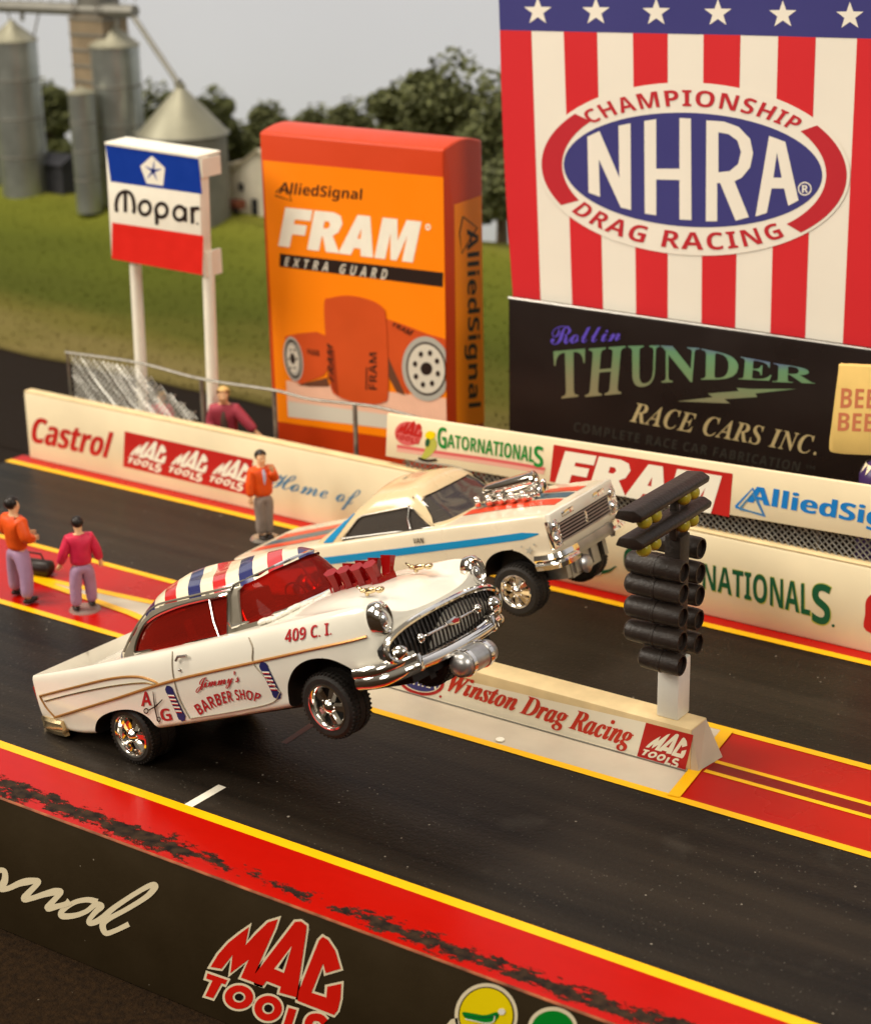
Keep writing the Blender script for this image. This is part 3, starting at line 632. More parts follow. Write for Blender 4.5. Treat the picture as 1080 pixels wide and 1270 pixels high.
vs = [(x, y, hill_z(x, y) + 0.02) for x, y in ((-40.6, 46.3), (-36, 45.5), (-31, 46.2), (-31, 48.5), (-36, 48.8), (-40.6, 48.2))]
tag(mesh('dirt_path', vs, [(0, 1, 2, 3, 4, 5)], 'dirt'), kind='structure')

# grain elevator yard
def silo(px, r, ytop, yapex, ybot, Y, label, ribs=5):
    b = on_y((px, ybot), Y); t = on_y((px, ytop), Y); a = on_y((px, yapex), Y)
    root = empty('grain_silo', (b.x, b.y, b.z - 0.15)); H = t.z - b.z + 0.15
    prof = []
    for k in range(31):
        z = H * k / 30; prof.append((r * (1.0 + (0.012 if k % 2 else 0)), z))
    lathe('wall', prof, 'silo_steel', root, 40, axis='Z', ang=20)
    hh = a.z - t.z
    lathe('roof', [(r * 1.06, H - 0.02), (r * 1.05, H + 0.03), (r * 0.16, H + hh * 0.9), (r * 0.14, H + hh), (0, H + hh + 0.02)], 'silo_roof', root, 24, axis='Z')
    for k in range(3):
        z = H * (0.28 + 0.24 * k); lathe('hoop', [(r * 1.0, z - 0.03), (r * 1.03, z - 0.03), (r * 1.03, z + 0.03), (r * 1.0, z + 0.03)], 'steel_grey', root, 32, axis='Z')
    tag(root, label, 'silo', 'grain silos of the elevator yard'); return root
silo(33, 0.78, 51, 26, 240, 46.2, 'tall steel silo with cone roof left of the brown tower')
silo(156, 0.78, 57, 32, 252, 46.6, 'tall steel silo with cone roof right of the brown tower')
silo(-14, 0.62, 70, 45, 240, 46.4, 'steel silo cut off by the left edge of the picture')
silo(112, 0.42, 116, 108, 257, 45.2, 'short narrow steel silo standing in front of the brown tower')
b = on_y((234, 280), 45.6); e1 = on_y((234, 166), 45.6); ap = on_y((230, 110), 45.6)
root = tag(empty('grain_bin', (b.x, b.y, b.z - 0.1)), 'wide squat grey bin with broad cone roof beside the tall silos', 'grain bin')
H = e1.z - b.z + 0.1; R = 1.34
lathe('wall', [(R * (1 + (0.012 if k % 2 else 0)), H * k / 20) for k in range(21)], 'steel_grey', root, 40, axis='Z', ang=20)
lathe('roof', [(R * 1.06, H - 0.02), (R * 1.05, H + 0.03), (0.16, H + (ap.z - e1.z)), (0.16, H + (ap.z - e1.z) + 0.14), (0, H + (ap.z - e1.z) + 0.16)], 'silo_roof', root, 28, axis='Z')
for k in range(20):
    a = 2 * math.pi * k / 20
tube('roof_rim', [(R * 1.06 * math.cos(2 * math.pi * k / 32), R * 1.06 * math.sin(2 * math.pi * k / 32), H) for k in range(32)], 0.035, 'steel_grey', root, 6, True)
# tower
tl, trr, tb = on_y((84, 20), 46.0), on_y((125, 20), 46.0), on_y((97, 255), 46.0)
root = tag(empty('elevator_tower', ((tl.x + trr.x) / 2, 46.6, tb.z - 0.2)), 'square brown elevator tower standing between two tall silos', 'tower')
wd = (trr.x - tl.x) / 2; hT = tl.z - tb.z + 0.2
o = box('wall', (-wd, -0.55, 0), (wd, 0.6, hT), 'tower_wall', root)
for k in range(13):
    z = 0.3 + (hT - 0.4) * k / 12; box('band', (-wd - 0.02, -0.58, z), (wd + 0.02, 0.63, z + 0.07), 'steel_grey', root)
box('headhouse', (-0.45, -0.45, hT), (0.55, 0.5, hT + 1.7), 'steel_grey', root, 0.02)
for xx in (-0.46, 0.56): tube('ladder_rail', [(xx, -0.6, hT), (xx, -0.6, hT + 1.6)], 0.03, 'wire', root, 6)
# catwalk and conveyor tubes
def P46(x, y, Y=46.3): return on_y((x, y), Y)
root = tag(empty('conveyor_bridge', tuple(P46(80, 10))), 'grey conveyor bridge running across the tops of the silos', 'conveyor')
base = P46(80, 10)
def rel(p): return p - base
bm = bmesh.new(); b_tube(bm, [rel(P46(-40, 6)), rel(P46(168, 14))], 0.2, 8); from_bm('conveyor_tube', bm, 'steel_grey', root)
bm = bmesh.new()
for x in range(-40, 170, 13): b_tube(bm, [rel(P46(x, 2)), rel(P46(x, -26))], 0.02, 5)
for dy in (-12, -26): b_tube(bm, [rel(P46(-40, dy - 2)), rel(P46(168, dy + 6))], 0.025, 5)
from_bm('handrail', bm, 'wire', root)
for x, y in ((28, 26), (146, 32)): tube('spout', [rel(P46(x, 10)), rel(P46(x, y))], 0.07, 'steel_grey', root, 8)
tube('strut', [rel(P46(10, 10)), rel(P46(16, 46))], 0.03, 'steel_grey', root, 6)
tube('strut', [rel(P46(50, 10)), rel(P46(42, 46))], 0.03, 'steel_grey', root, 6)
a0, a1 = P46(164, 18), P46(222, 104, 45.6)
root = tag(empty('grain_chute', tuple(a0)), 'slanting grey chute pipe leading down to the cone roofed bin', 'chute')
tube('pipe', [(0, 0, 0), a1 - a0], 0.09, 'steel_grey', root, 10)
tube('end_collar', [(a1 - a0) * 0.97, (a1 - a0) * 1.0], 0.14, 'steel_grey', root, 10)
# dark shed, barn
b = on_y((66, 236), 46.6); root = tag(empty('shed', (b.x, 47.0, b.z - 0.1)), 'low dark shed between the left silo and the tower', 'shed')
box('wall', (-0.75, -0.5, 0), (0.6, 0.6, 1.0), 'shed_dark', root); prism('roof', [(-0.8, -0.6, 1.0), (-0.8, 0.7, 1.0), (-0.8, 0.05, 1.3)], (1.45, 0, 0), 'shed_dark', root)
b = on_y((300, 262), 47.2); root = tag(empty('barn', (b.x, 47.3, b.z - 0.12)), 'white barn with pale roof between the grey bin and the orange box', 'barn')
prism('wall', [(-0.35, 0, 0), (1.75, 0, 0), (1.75, 0, 1.35), (0.7, 0, 2.05), (-0.35, 0, 1.35)], (0, 1.6, 0), 'barn_white', root)
box('wing', (-0.95, 0.25, 0), (-0.36, 1.5, 1.35), 'barn_white', root)
prism('roof', [(-1.0, 0.15, 1.35), (-0.36, 0.15, 1.5), (-0.36, 0.15, 1.62), (-1.0, 0.15, 1.47)], (0, 1.4, 0), 'barn_roof', root)
for s in (-1, 1): prism('roof', [(0.7, -0.08, 2.07), (0.7 + s * 1.15, -0.08, 1.31), (0.7 + s * 1.15, -0.08, 1.38), (0.7, -0.08, 2.15)], (0, 1.76, 0), 'barn_roof', root)
box('door', (0.35, -0.02, 0.02), (0.6, 0.02, 0.55), 'shed_dark', root); box('window', (-0.15, -0.02, 0.75), (0.05, 0.02, 1.0), 'shed_dark', root)
b = on_y((291, 262), 46.6); root = tag(empty('feed_wagon', (b.x, 46.7, b.z - 0.08)), 'small rusty wagon parked before the white barn', 'wagon')
box('bed', (-0.3, -0.18, 0.14), (0.25, 0.18, 0.42), 'rust', root, 0.02)
for xx in (-0.2, 0.15): lathe('wheel', [(0, -0.22), (0.12, -0.22), (0.12, -0.17), (0, -0.17)], 'dark', root, 14, Matrix.Translation((xx, 0, 0.12)))
# trees behind the yard
def tree(cx, ytop, wpx, ybase, Y, label, seed, n=8000, cols=('leaf_dark', 'leaf_mid', 'leaf_light')):
    rg = random.Random(seed); t = on_y((cx, ytop), Y); b = on_y((cx, ybase), Y); half = (on_y((cx + wpx / 2, ytop), Y) - t).length
    g = hill_z(b.x, Y); root = empty('tree', (b.x, Y, g - 0.1)); H = t.z - g + 0.1
    bm = bmesh.new(); b_tube(bm, [(0, 0, 0), (0.03, 0, H * 0.35), (-0.03, 0.02, H * 0.75)], [H * 0.035, H * 0.025, H * 0.01], 7)
    c0 = max(0.8, H - max(2.6, half * 2.6)); Hc = H - c0
    lobes = [(0, 0, c0 + Hc * 0.55, half * 0.72, Hc * 0.47)]
    for k in range(11):
        a = rg.uniform(0, 6.28); rr = half * rg.uniform(0.3, 0.74); z = c0 + Hc * rg.uniform(0.15, 0.8); s = half * rg.uniform(0.3, 0.5)
        lobes.append((math.cos(a) * rr, math.sin(a) * rr * 0.8, z, s, s * rg.uniform(0.7, 1.0)))
        b_tube(bm, [(0, 0, c0), (math.cos(a) * rr * 0.8, math.sin(a) * rr * 0.6, z)], [H * 0.014, H * 0.005], 5)
    from_bm('trunk', bm, 'bark', root)
    bm = bmesh.new()
    for i in range(n):
        L = rg.choice(lobes); d = Vector((rg.gauss(0, 1), rg.gauss(0, 1), rg.gauss(0, 1))).normalized(); q = rg.random() ** 0.45 * 1.03
        p = Vector((L[0] + d.x * L[3] * q, L[1] + d.y * L[3] * q, min(H, L[2] + d.z * L[4] * q))); s = rg.uniform(0.07, 0.15) * (0.75 + half * 0.14)
        u = Vector((rg.gauss(0, 1), rg.gauss(0, 1), rg.gauss(0, 0.6))).normalized(); v = u.orthogonal().normalized()
        f = bm.faces.new([bm.verts.new(p + u * s * a + v * s * c) for a, c in ((-1, -0.2), (0.1, -0.6), (1, 0.1), (0, 0.7))])
        f.material_index = rg.choice((0, 0, 1, 1, 1, 2))
    from_bm('crown', bm, list(cols), root, normals=False)
    tag(root, label, 'tree', 'trees behind the grain yard')
tree(58, 92, 66, 240, 53, 'dark leafy tree behind the gap between left silo and tower', 1)
tree(196, 97, 66, 250, 52, 'round dark tree rising behind the cone roofed bin', 2)
tree(272, 107, 44, 250, 53, 'narrow tall tree right of the cone roof', 3)
tree(300, 150, 60, 250, 54, 'low dense tree directly behind the white barn roof', 12)
tree(338, 124, 56, 250, 52, 'small pointed tree above left end of the orange box', 4)
tree(400, 128, 66, 250, 54, 'low rounded tree above the middle of the orange box', 5)
tree(443, 121, 60, 250, 53, 'light green round tree just left of the biggest tree', 6)
tree(512, 88, 96, 280, 51, 'broad tree leaning left of the biggest tree top', 7, 11000)
tree(566, 62, 128, 290, 50, 'biggest tree rising between orange box and striped banner', 8, 17000)
tree(622, 84, 90, 300, 49, 'dark tree half hidden by the left edge of the striped banner', 9, 12000)
tree(620, 200, 80, 330, 47.5, 'low dark bushy tree between orange box side and banner', 10, 10000)
tree(-12, 92, 60, 240, 53, 'dark tree cut by the left picture edge behind the silos', 11)

# ================================================================== signs and boards behind the wall
# orange filter box
FX0, FX1, FY0, FY1 = -27.66, -22.8, 33.0, 34.45
root = tag(empty('box_billboard', ((FX0 + FX1) / 2, 33.7, 0)), 'huge orange filter carton with white lettering standing behind the wall', 'carton')
inv = Matrix.Translation(-Vector(root.location))
vs = []
N = 10
zt = lambda k: 7.68 + 0.13 * math.sin(math.pi * k / N)
bm = bmesh.new()
pf = [(FY0, 0.0)] + [(FY0 + (FY1 - FY0) * k / N, zt(k)) for k in range(N + 1)] + [(FY1, 0.0)]
b_prism(bm, [(FX0, y, z) for y, z in pf], (FX1 - FX0, 0, 0))
o = from_bm('carton', bm, 'orange_red', root); bevel(o, 0.05, 3); o.data.transform(inv)
FR = plane_y(FY0); c = Z(310, 130, 2.9545)
pr = Print(FR, c)
pr.poly(('label_panel', 'orange'), [(48, 203), (708, 265), (722, 1250), (100, 1160)], 1)
pr.poly('pink_print', [(133, 1010), (718, 1075), (720, 1165), (137, 1085)], 2)
pr.poly('pale_print', [(137, 1085), (720, 1165), (721, 1212), (140, 1143)], 2)
pr.text('black_print', 'AlliedSignal', (112, 281), (412, 308), (408, 360), (103, 338), 2, 'sans')
pr.ribbon('brown_print', [(95, 322), (132, 285), (152, 352), (92, 332)], 5, 2, smooth=False)
block_word(pr, 'sign_white', (112, 374), (628, 428), (614, 580), (104, 517), 2)
pr.ellipse('sign_white', 652, 448, 10, 12, 0, 2, 16, inner=0.5)
pr.poly('black_print', [(110, 545), (708, 615), (706, 668), (108, 592)], 2)
pr.text('pale_print', 'EXTRA GUARD', (128, 557), (505, 603), (500, 642), (126, 590), 3, 'sans', shear=0.2, space=1.9)
pr.build(root, 'lettering', inv)
pr = Print(FR, Z(320, 340, 3.724))
CL = 866
pr.poly('filter_shadow', [(180, 512), (320, 478), (330, 520), (240, 520)], 3)
pr.poly('filter_orange', [(124, 288), (180, 275), (270, 266), (318, 286), (322, 440), (300, 470), (200, 508), (150, 490)], 4)
pr.ellipse('grey_print', 163, 392, 44, 104, -8, 5, 30); pr.ellipse('black_print', 163, 392, 36, 92, -8, 6, 30, inner=0.86); pr.ellipse('pale_print', 160, 392, 25, 66, -8, 6, 30); pr.ellipse('black_print', 160, 390, 11, 26, -8, 7, 20)
for k in range(6): pr.ellipse('black_print', 160 + 18 * math.cos(k * 1.05), 392 + 48 * math.sin(k * 1.05), 4, 7, 0, 7, 10)
pr.text('brown_print', 'FRAM', (225, 345), (280, 350), (285, 380), (232, 372), 5, 'sans')
pr.poly('filter_shadow', [(590, 360), (680, 560), (640, 545), (600, 470)], 4)
pr.poly('filter_orange', [(590, 205), (680, 236), (780, 275), (CL, 300), (CL, 420), (700, 540), (690, 560), (640, 500), (592, 380)], 3)
pr.text('brown_print', 'FRAM', (628, 222), (720, 262), (700, 284), (620, 240), 5, 'sans')
for rx, ry, m, l in ((112, 150, 'grey_print', 5), (92, 124, 'black_print', 6), (84, 114, 'pale_print', 7), (27, 30, 'black_print', 8)):
    pr.ellipse(m, 777, 437, rx, ry, -6, l, 44, clipx=CL - 0.01 * l)
for k in range(8): pr.ellipse('black_print', min(777 + 55 * math.cos(k * 0.785 + 0.3), 838), 437 + 76 * math.sin(k * 0.785 + 0.3), 10, 13, 0, 9, 14)
body = spline([(306, 135), (335, 110), (420, 99), (520, 120), (575, 155), (590, 200), (600, 400), (600, 560), (580, 592), (520, 602), (440, 592), (370, 565), (335, 520), (315, 330)], 4, True)
pr.poly('filter_orange', body, 6)
pr.poly('filter_dark', [(318, 340), (352, 350), (372, 565), (340, 525)], 7)
pr.text('brown_print', 'FRAM', (512, 532), (514, 362), (548, 362), (548, 535), 7, 'sans')
pr.text('brown_print', 'FRAM', (322, 480), (318, 318), (345, 335), (350, 500), 8, 'sans')
pr.ribbon('brown_print', [(500, 535), (502, 430)], 6, 7, False)
pr.build(root, 'printed_filter', inv)
SIDE = lambda p, l: on_x(p, FX1 + STEP * l)
pr = Print(SIDE, c)
pr.poly(('label_panel', 'orange'), [(748, 366), (848, 332), (859, 1165), (757, 1185)], 1)
pr.text('black_print', 'AlliedSignal', (838, 450), (846, 1105), (788, 1112), (782, 458), 2, 'sans')
pr.ribbon('brown_print', [(780, 410), (832, 450), (775, 545), (768, 470), (780, 410)], 5, 2, False)
pr.build(root, 'lettering', inv)

# black board with foil lettering
def foil():
    m = bpy.data.materials.new('foil'); m.use_nodes = True; t = m.node_tree; p = t.nodes['Principled BSDF']; p.inputs['Metallic'].default_value = 0.55; p.inputs['Roughness'].default_value = 0.32
    co = t.nodes.new('ShaderNodeTexCoord'); s = t.nodes.new('ShaderNodeSeparateXYZ'); t.links.new(co.outputs['Object'], s.inputs[0])
    n = t.nodes.new('ShaderNodeTexNoise'); n.inputs['Scale'].default_value = 0.6; t.links.new(co.outputs['Object'], n.inputs['Vector'])
    ad = t.nodes.new('ShaderNodeMath'); ad.operation = 'MULTIPLY_ADD'; t.links.new(n.outputs[0], ad.inputs[0]); ad.inputs[1].default_value = 0.5; t.links.new(s.outputs['Z'], ad.inputs[2])
    q = t.nodes.new('ShaderNodeMapRange'); q.inputs[1].default_value = 2.6; q.inputs[2].default_value = 5.0; t.links.new(ad.outputs[0], q.inputs[0])
    r = t.nodes.new('ShaderNodeValToRGB'); r.color_ramp.elements[0].position = 0.0; r.color_ramp.elements[0].color = rgb(196, 176, 128)
    r.color_ramp.elements[1].position = 1.0; r.color_ramp.elements[1].color = rgb(104, 84, 220)
    for pos, cc in ((0.35, rgb(176, 172, 132)), (0.6, rgb(138, 178, 128)), (0.74, rgb(126, 182, 138)), (0.84, rgb(116, 108, 200))):
        e = r.color_ramp.elements.new(pos); e.color = cc
    t.links.new(q.outputs[0], r.inputs[0]); t.links.new(r.outputs[0], p.inputs['Base Color']); return m
M['foil'] = foil()
M['foil_violet'] = mat('foil_violet', rgb(112, 92, 226), 0.35, 0.4)
M['foil_gold'] = mat('foil_gold', rgb(212, 190, 138), 0.35, 0.4, var=0.1, vscale=0.8)
TY = 33.2
a = on_y((630, 370), TY)
board = tag(box('shop_board', (a.x, TY, 0.0), (-2.0, TY + 0.25, a.z), 'thunder_black', bev=0.03), 'glossy black board with shiny foil lettering below the striped banner', 'sign board')
tube('top_trim', [(a.x, TY + 0.02, a.z + 0.01), (-2, TY + 0.02, a.z + 0.01)], 0.025, 'dull_metal', board, 6)
pr = Print(plane_y(TY), Z(670, 395, 3.0))
pr.text('foil_violet', 'Rollin', (30, 28), (302, 28), (296, 82), (40, 98), 1, 'script')
G = [('T', (48, 122), (166, 112), (162, 288), (58, 300)), ('H', (180, 112), (316, 102), (300, 280), (166, 292)), ('U', (326, 102), (442, 100), (436, 246), (328, 262)),
     ('N', (448, 100), (592, 110), (580, 236), (450, 242)), ('D', (598, 112), (738, 140), (732, 226), (596, 228)), ('E', (744, 142), (862, 164), (858, 232), (736, 226)), ('R', (866, 166), (1018, 188), (1020, 242), (862, 236))]
for ch, *q in G: pr.text('foil', ch, *q, 1, 'serif')
pr.poly('foil', [(510, 308), (640, 293), (622, 279), (738, 270), (728, 258), (780, 262), (950, 262), (798, 279), (806, 292), (684, 300), (704, 316)], 1)
pr.text('foil_gold', 'RACE CARS INC.', (346, 310), (1036, 440), (1024, 510), (330, 384), 1, 'serifital', space=1.06)
pr.text('faint_print', 'COMPLETE RACE CAR FABRICATION', (126, 384), (968, 535), (960, 570), (122, 420), 1, 'sans', space=1.15)
pr.text('faint_print', 'TM', (985, 545), (1020, 550), (1020, 562), (985, 557), 1, 'sans')
pr.build(board)

# striped banner
BY = 33.42
pr = Print(plane_y(BY), Z(600, 0, 2.25))
tops = [(44, 84), (132, 86), (222, 88), (315, 90), (415, 92), (512, 94), (612, 96), (715, 98), (820, 101), (925, 104), (1040, 107), (1150, 110), (1264, 113), (1380, 116)]
bots = [(82, 842), (158, 846), (246, 856), (332, 868), (424, 882), (512, 894), (606, 908), (700, 922), (798, 934), (895, 948), (1000, 962), (1100, 976), (1204, 990), (1310, 1004)]
def edge(i, t):
    x = tops[i][0] * (1 - t) + bots[i][0] * t; y = tops[i][1] * (1 - t) + bots[i][1] * t
    if i == 0: x -= 6 * math.sin(math.pi * t)
    return x, y
root = tag(empty('striped_banner', tuple(on_y((850, 200), BY))), 'large red and white striped banner with blue oval and star border', 'banner'); inv = Matrix.Translation(-Vector(root.location))
# cloth sheet with a real thickness
L0 = [on_y(Z(600, 0, 2.25)(*edge(0, t)), BY) for t in np.linspace(0, 1, 9)]
Lt = on_y(Z(600, 0, 2.25)(30, -330), BY); Rt = on_y(Z(600, 0, 2.25)(1392, -330), BY); R0 = [on_y(Z(600, 0, 2.25)(*edge(13, t)), BY) for t in np.linspace(1, 0, 5)]
prism('sheet', [inv @ v for v in [Lt] + L0 + R0 + [Rt]], (0, 0.06, 0), 'nhra_white', root)
for i in range(13):
    if i % 2 == 0: pr.grid(('stripe', 'nhra_red', i), lambda u, v, i=i: tuple(np.array(edge(i, v)) * (1 - u) + np.array(edge(i + 1, v)) * u), 1, 8, 1)
pr.poly('nhra_blue', [(30, -330)] + [tops[0]] + tops[1:] + [(1392, -330)], 1)
def star(cx, cy, r, r2, rot=-90): return [(cx + (r if k % 2 == 0 else r2) * math.cos(math.radians(rot + 36 * k)), cy + (r if k % 2 == 0 else r2) * math.sin(math.radians(rot + 36 * k))) for k in range(10)]
for x, y in ((150, 32), (312, 33), (480, 35), (652, 37), (833, 41), (1020, 45), (1200, 49)): pr.poly(('star', 'nhra_white', x), star(x, y, 40, 16), 2)
for x, y in ((60, -150), (228, -148), (395, -145), (565, -142), (742, -138), (925, -134), (1110, -130)): pr.poly(('star', 'nhra_white', x), star(x, y, 40, 16), 2)
pr.build(root, 'star_border', inv)
pr = Print(plane_y(BY), Z(660, 90, 2.7))
EC = (541, 323, 513, 280, 3.0)
pr.ellipse('nhra_white', EC[0], EC[1], 522, 289, 3, 3, 72)
for a0, a1 in ((149, 217), (-38, 44)):
    pr.ellipse('oval_red', EC[0], EC[1] + 2, 511, 276, 3, 4, 40, a0, a1, inner=0.865)
pr.ellipse('nhra_blue', 537, 326, 433, 191, 3, 4, 72)
def W(cap, t0, t1, k0, k1, flip=False):
    def fn(u, v):
        a = math.radians(t0 + (t1 - t0) * u); k = (k0 + (k1 - k0) * v)
        x, y = math.cos(a), math.sin(a); c3, s3 = math.cos(math.radians(3)), math.sin(math.radians(3))
        rx, ry = (433 + 80 * k), (191 + 90 * k)
        X, Y = x * rx, y * ry
        return (539 + X * c3 - Y * s3, 325 + X * s3 + Y * c3)
    return fn
pr.warp('oval_red', 'CHAMPIONSHIP', W(1, 219.5, 316, 0.22, 0.84), 5, 'sans', space=1.12)
pr.warp('oval_red', 'DRAG RACING', W(1, 143, 51, 0.86, 0.2), 5, 'sans', space=1.12)
def strokes(pls, wdt, m='nhra_white', l=5):
    for q in pls: pr.ribbon(m, q, wdt, l, smooth=False)
wq = 40
pr.poly('nhra_white', [(184, 215), (224, 196), (291, 352), (288, 178), (328, 170), (330, 460), (296, 452), (222, 290), (226, 416), (188, 402)], 5)
pr.poly('nhra_white', [(374, 162), (414, 156), (414, 322), (492, 322), (492, 152), (530, 154), (532, 494), (492, 492), (492, 360), (414, 358), (414, 478), (376, 472)], 5)
bowl_o = [(582, 160), (640, 164), (690, 182), (728, 222), (738, 270), (728, 318), (700, 352), (676, 364)]
pr.poly('nhra_white', bowl_o + [(724, 484), (680, 496), (628, 370), (618, 370), (618, 498), (580, 498)], 5, [[(622, 200), (656, 206), (686, 228), (698, 266), (688, 306), (660, 330), (622, 334)]])
pr.poly('nhra_white', [(792, 212), (846, 232), (890, 428), (856, 446), (842, 388), (800, 388), (784, 470), (746, 482)], 5, [[(818, 268), (806, 352), (834, 352)]])
pr.ellipse('nhra_white', 911, 389, 23, 23, 0, 5, 24, inner=0.82); pr.text('nhra_white', 'R', (902, 377), (922, 377), (922, 402), (902, 402), 5, 'sans')
pr.build(root, 'oval_emblem', inv)

# gas-station style sign on two posts
SY = 31.55; c = Z(130, 165, 7.057)
root = tag(empty('post_sign', (on_y((218, 500), SY).x, SY, 0)), 'blue white and red sign with black lettering on two white posts', 'sign'); inv = Matrix.Translation(-Vector(root.location))
q4 = [on_y(c(*p), SY) for p in ((5, 98), (822, 222), (858, 1248), (60, 1102))]
prism('sign_panel', [inv @ v for v in q4], (0, 0.32, 0), 'sign_white', root, 0.015)
pr = Print(plane_y(SY), c)
pr.poly('sign_blue', [(8, 104), (820, 228), (853, 535), (54, 424)], 1); pr.poly('sign_red', [(66, 782), (864, 900), (856, 1244), (62, 1100)], 1)
pr.poly('sign_white', [(413, 200), (528, 305), (512, 462), (368, 442), (312, 290)], 2)
for k in range(5):
    a = math.radians(-90 + 72 * k + 8); pr.poly('sign_blue', [(424 + 10 * math.cos(a + 1.5), 332 + 14 * math.sin(a + 1.5)), (424 + 84 * math.cos(a), 332 + 104 * math.sin(a)), (424 + 10 * math.cos(a - 1.5), 332 + 14 * math.sin(a - 1.5))], 3)
B = 'black_print'; ww = 30
pr.ribbon(B, [(106, 690), (100, 620), (118, 550), (160, 515), (205, 515), (242, 555), (258, 640), (254, 702)], ww, 2); pr.ribbon(B, [(180, 520), (181, 692)], ww, 2, False)
pr.ellipse(B, 352, 655, 62, 76, 0, 2, inner=0.56); pr.ellipse(B, 497, 676, 64, 76, 0, 2, inner=0.56); pr.ribbon(B, [(452, 680), (456, 800)], ww, 3, False)
pr.ellipse(B, 654, 702, 62, 76, 0, 2, inner=0.56); pr.ribbon(B, [(704, 650), (706, 776)], ww, 3, False)
pr.ribbon(B, [(762, 645), (768, 792)], ww, 3, False); pr.ribbon(B, [(768, 690), (785, 660), (828, 660)], ww, 4); pr.ellipse(B, 812, 794, 8, 10, 0, 2, 12)
pr.build(root, 'lettering', inv)
tp = [inv @ on_y(c(*p), SY) for p in ((5, 98), (822, 222))]
bm = bmesh.new(); d = Vector((0, 0, 0.02)); b_prism(bm, [tp[0] + Vector((0, -0.02, 0.0)), tp[1] + Vector((0.0, -0.02, 0.0)), tp[1] + Vector((0.02, 0.7, 0.02)), tp[0] + Vector((0, 0.7, 0.02))], (0, 0, 0.05)); from_bm('top_cap', bm, 'sign_white', root)
bm = bmesh.new(); b_box(bm, (tp[1].x + 0.005, 0.02, tp[1].z - 0.42), (tp[1].x + 0.06, 0.64, tp[1].z - 0.01)); from_bm('end_flange', bm, 'sign_white', root)
br = inv @ on_y(c(858, 1248), SY); bm = bmesh.new(); b_box(bm, (br.x - 0.02, 0.05, br.z - 0.05), (br.x + 0.05, 0.6, br.z + 0.5)); from_bm('end_flange', bm, 'sign_white', root)
for xa, xb, ya, yb in ((165, 178, 330, 520), (256, 262, 345, 470)):
    t0 = inv @ on_y((xa, ya), SY + 0.15); t1 = inv @ on_y((xb, yb), SY + 0.15); dd = (t1 - t0); k = (0 - t0.z) / dd.z
    bot = t0 + dd * k; tube('post', [t0 + Vector((0, 0.1, 0.6)), bot], 0.135, 'sign_white', root, 14)

# speech sign on a purple stand
root = tag(empty('stand_sign', (-12.9, 32.0, 0)), 'tan rounded placard with salmon lettering in front of the black board', 'placard'); inv = Matrix.Translation(-Vector(root.location))
q = Z(1000, 440, 6.35); BYY = 32.0
pts = [inv @ on_y(q(*p), BYY) for p in spline([(262, 82), (420, 88), (720, 96), (1100, 110), (1120, 150), (1080, 790), (1020, 812), (700, 800), (400, 790), (215, 775), (172, 735), (190, 560), (245, 120)], 2, True)]
prism('placard', pts, (0, 0.16, 0), 'tan_sign', root, 0.03)
pr = Print(plane_y(BYY), q)
pr.text('salmon', 'BEEP', (272, 262), (652, 278), (642, 423), (262, 418), 1, 'sans'); pr.text('salmon', 'BEEP', (250, 455), (636, 469), (626, 611), (240, 598), 1, 'sans')
pr.build(root, 'lettering', inv)
zb = on_y(q(420, 800), 32.08).z
lathe('pedestal', [(0, 0), (0.42, 0), (0.44, 0.3), (0.36, zb - 0.85), (0.40, zb - 0.6), (0.41, zb - 0.28), (0.34, zb - 0.12), (0.2, zb - 0.02), (0, zb)], 'purple', root, 24, Matrix.Translation((0.28, 0.08, 0)), 'Z')
bm = bmesh.new()
for k in range(14):
    a = 2 * math.pi * k / 14; b2 = a + math.pi / 14; a2 = a + 2 * math.pi / 14
    bm.faces.new([bm.verts.new((0.28 + r * math.cos(t), 0.08 + r * math.sin(t), z)) for r, t, z in ((0.30, a, zb - 0.05), (0.40, b2, zb - 0.22), (0.30, a2, zb - 0.05))])
from_bm('collar', bm, 'cream', root, normals=False)

# ------------------------------------------------------------------ fences
WY = 30.42
def netting(name, x0, x1, z0, z1, Y, step, r, label, cat, m='wire', wob=0.0, zfun=None, seed=0):
    rg = random.Random(seed); bm = bmesh.new()
    H = z1 - z0; n = int((x1 - x0 + H) / step) + 1
    nz = max(2, int(H / step))
    for s in (-1, 1):
        for i in range(-nz - 1, n + nz):
            pts = []
            for k in range(nz + 1):
                z = z0 + H * k / nz; x = x0 + i * step + s * (k * H / nz)
                if x < x0 - 1e-6 or x > x1 + 1e-6: 
                    if len(pts) > 1: b_tube(bm, pts, r, 4)
                    pts = []; continue
                zz = zfun(x, z) if zfun else z
                if zz is None:
                    if len(pts) > 1: b_tube(bm, pts, r, 4)
                    pts = []; continue
                pts.append((x, Y + s * r * 0.9 + (rg.uniform(-wob, wob) if wob else 0), zz + (rg.uniform(-wob, wob) * 0.5 if wob else 0)))
            if len(pts) > 1: b_tube(bm, pts, r, 4)
    root = tag(empty(name, ((x0 + x1) / 2, Y, z0)), label, cat)
    o = from_bm('mesh_panel', bm, m, root); o.data.transform(Matrix.Translation(-Vector(root.location)))
    return root
M['bright_wire'] = mat('bright_wire', (0.60, 0.57, 0.50, 1), 0.28, 0.9)
def crumple(x, z):
    top = 2.52 - max(0, x + 30.2) * 0.42 - max(0, x + 29) * 0.12
    return z if z <= top else None
nf = netting('chain_link_fence', -32.2, -28.3, 1.2, 2.6, 31.2, 0.145, 0.018, 'crumpled chain link fence panel standing behind left end of the wall', 'fence', 'bright_wire', 0.014, crumple, 5)
tube('post', [(-32.25 + 30.25, 0, -1.2), (-32.25 + 30.25, 0, 1.3)], 0.03, 'wire', nf, 6)
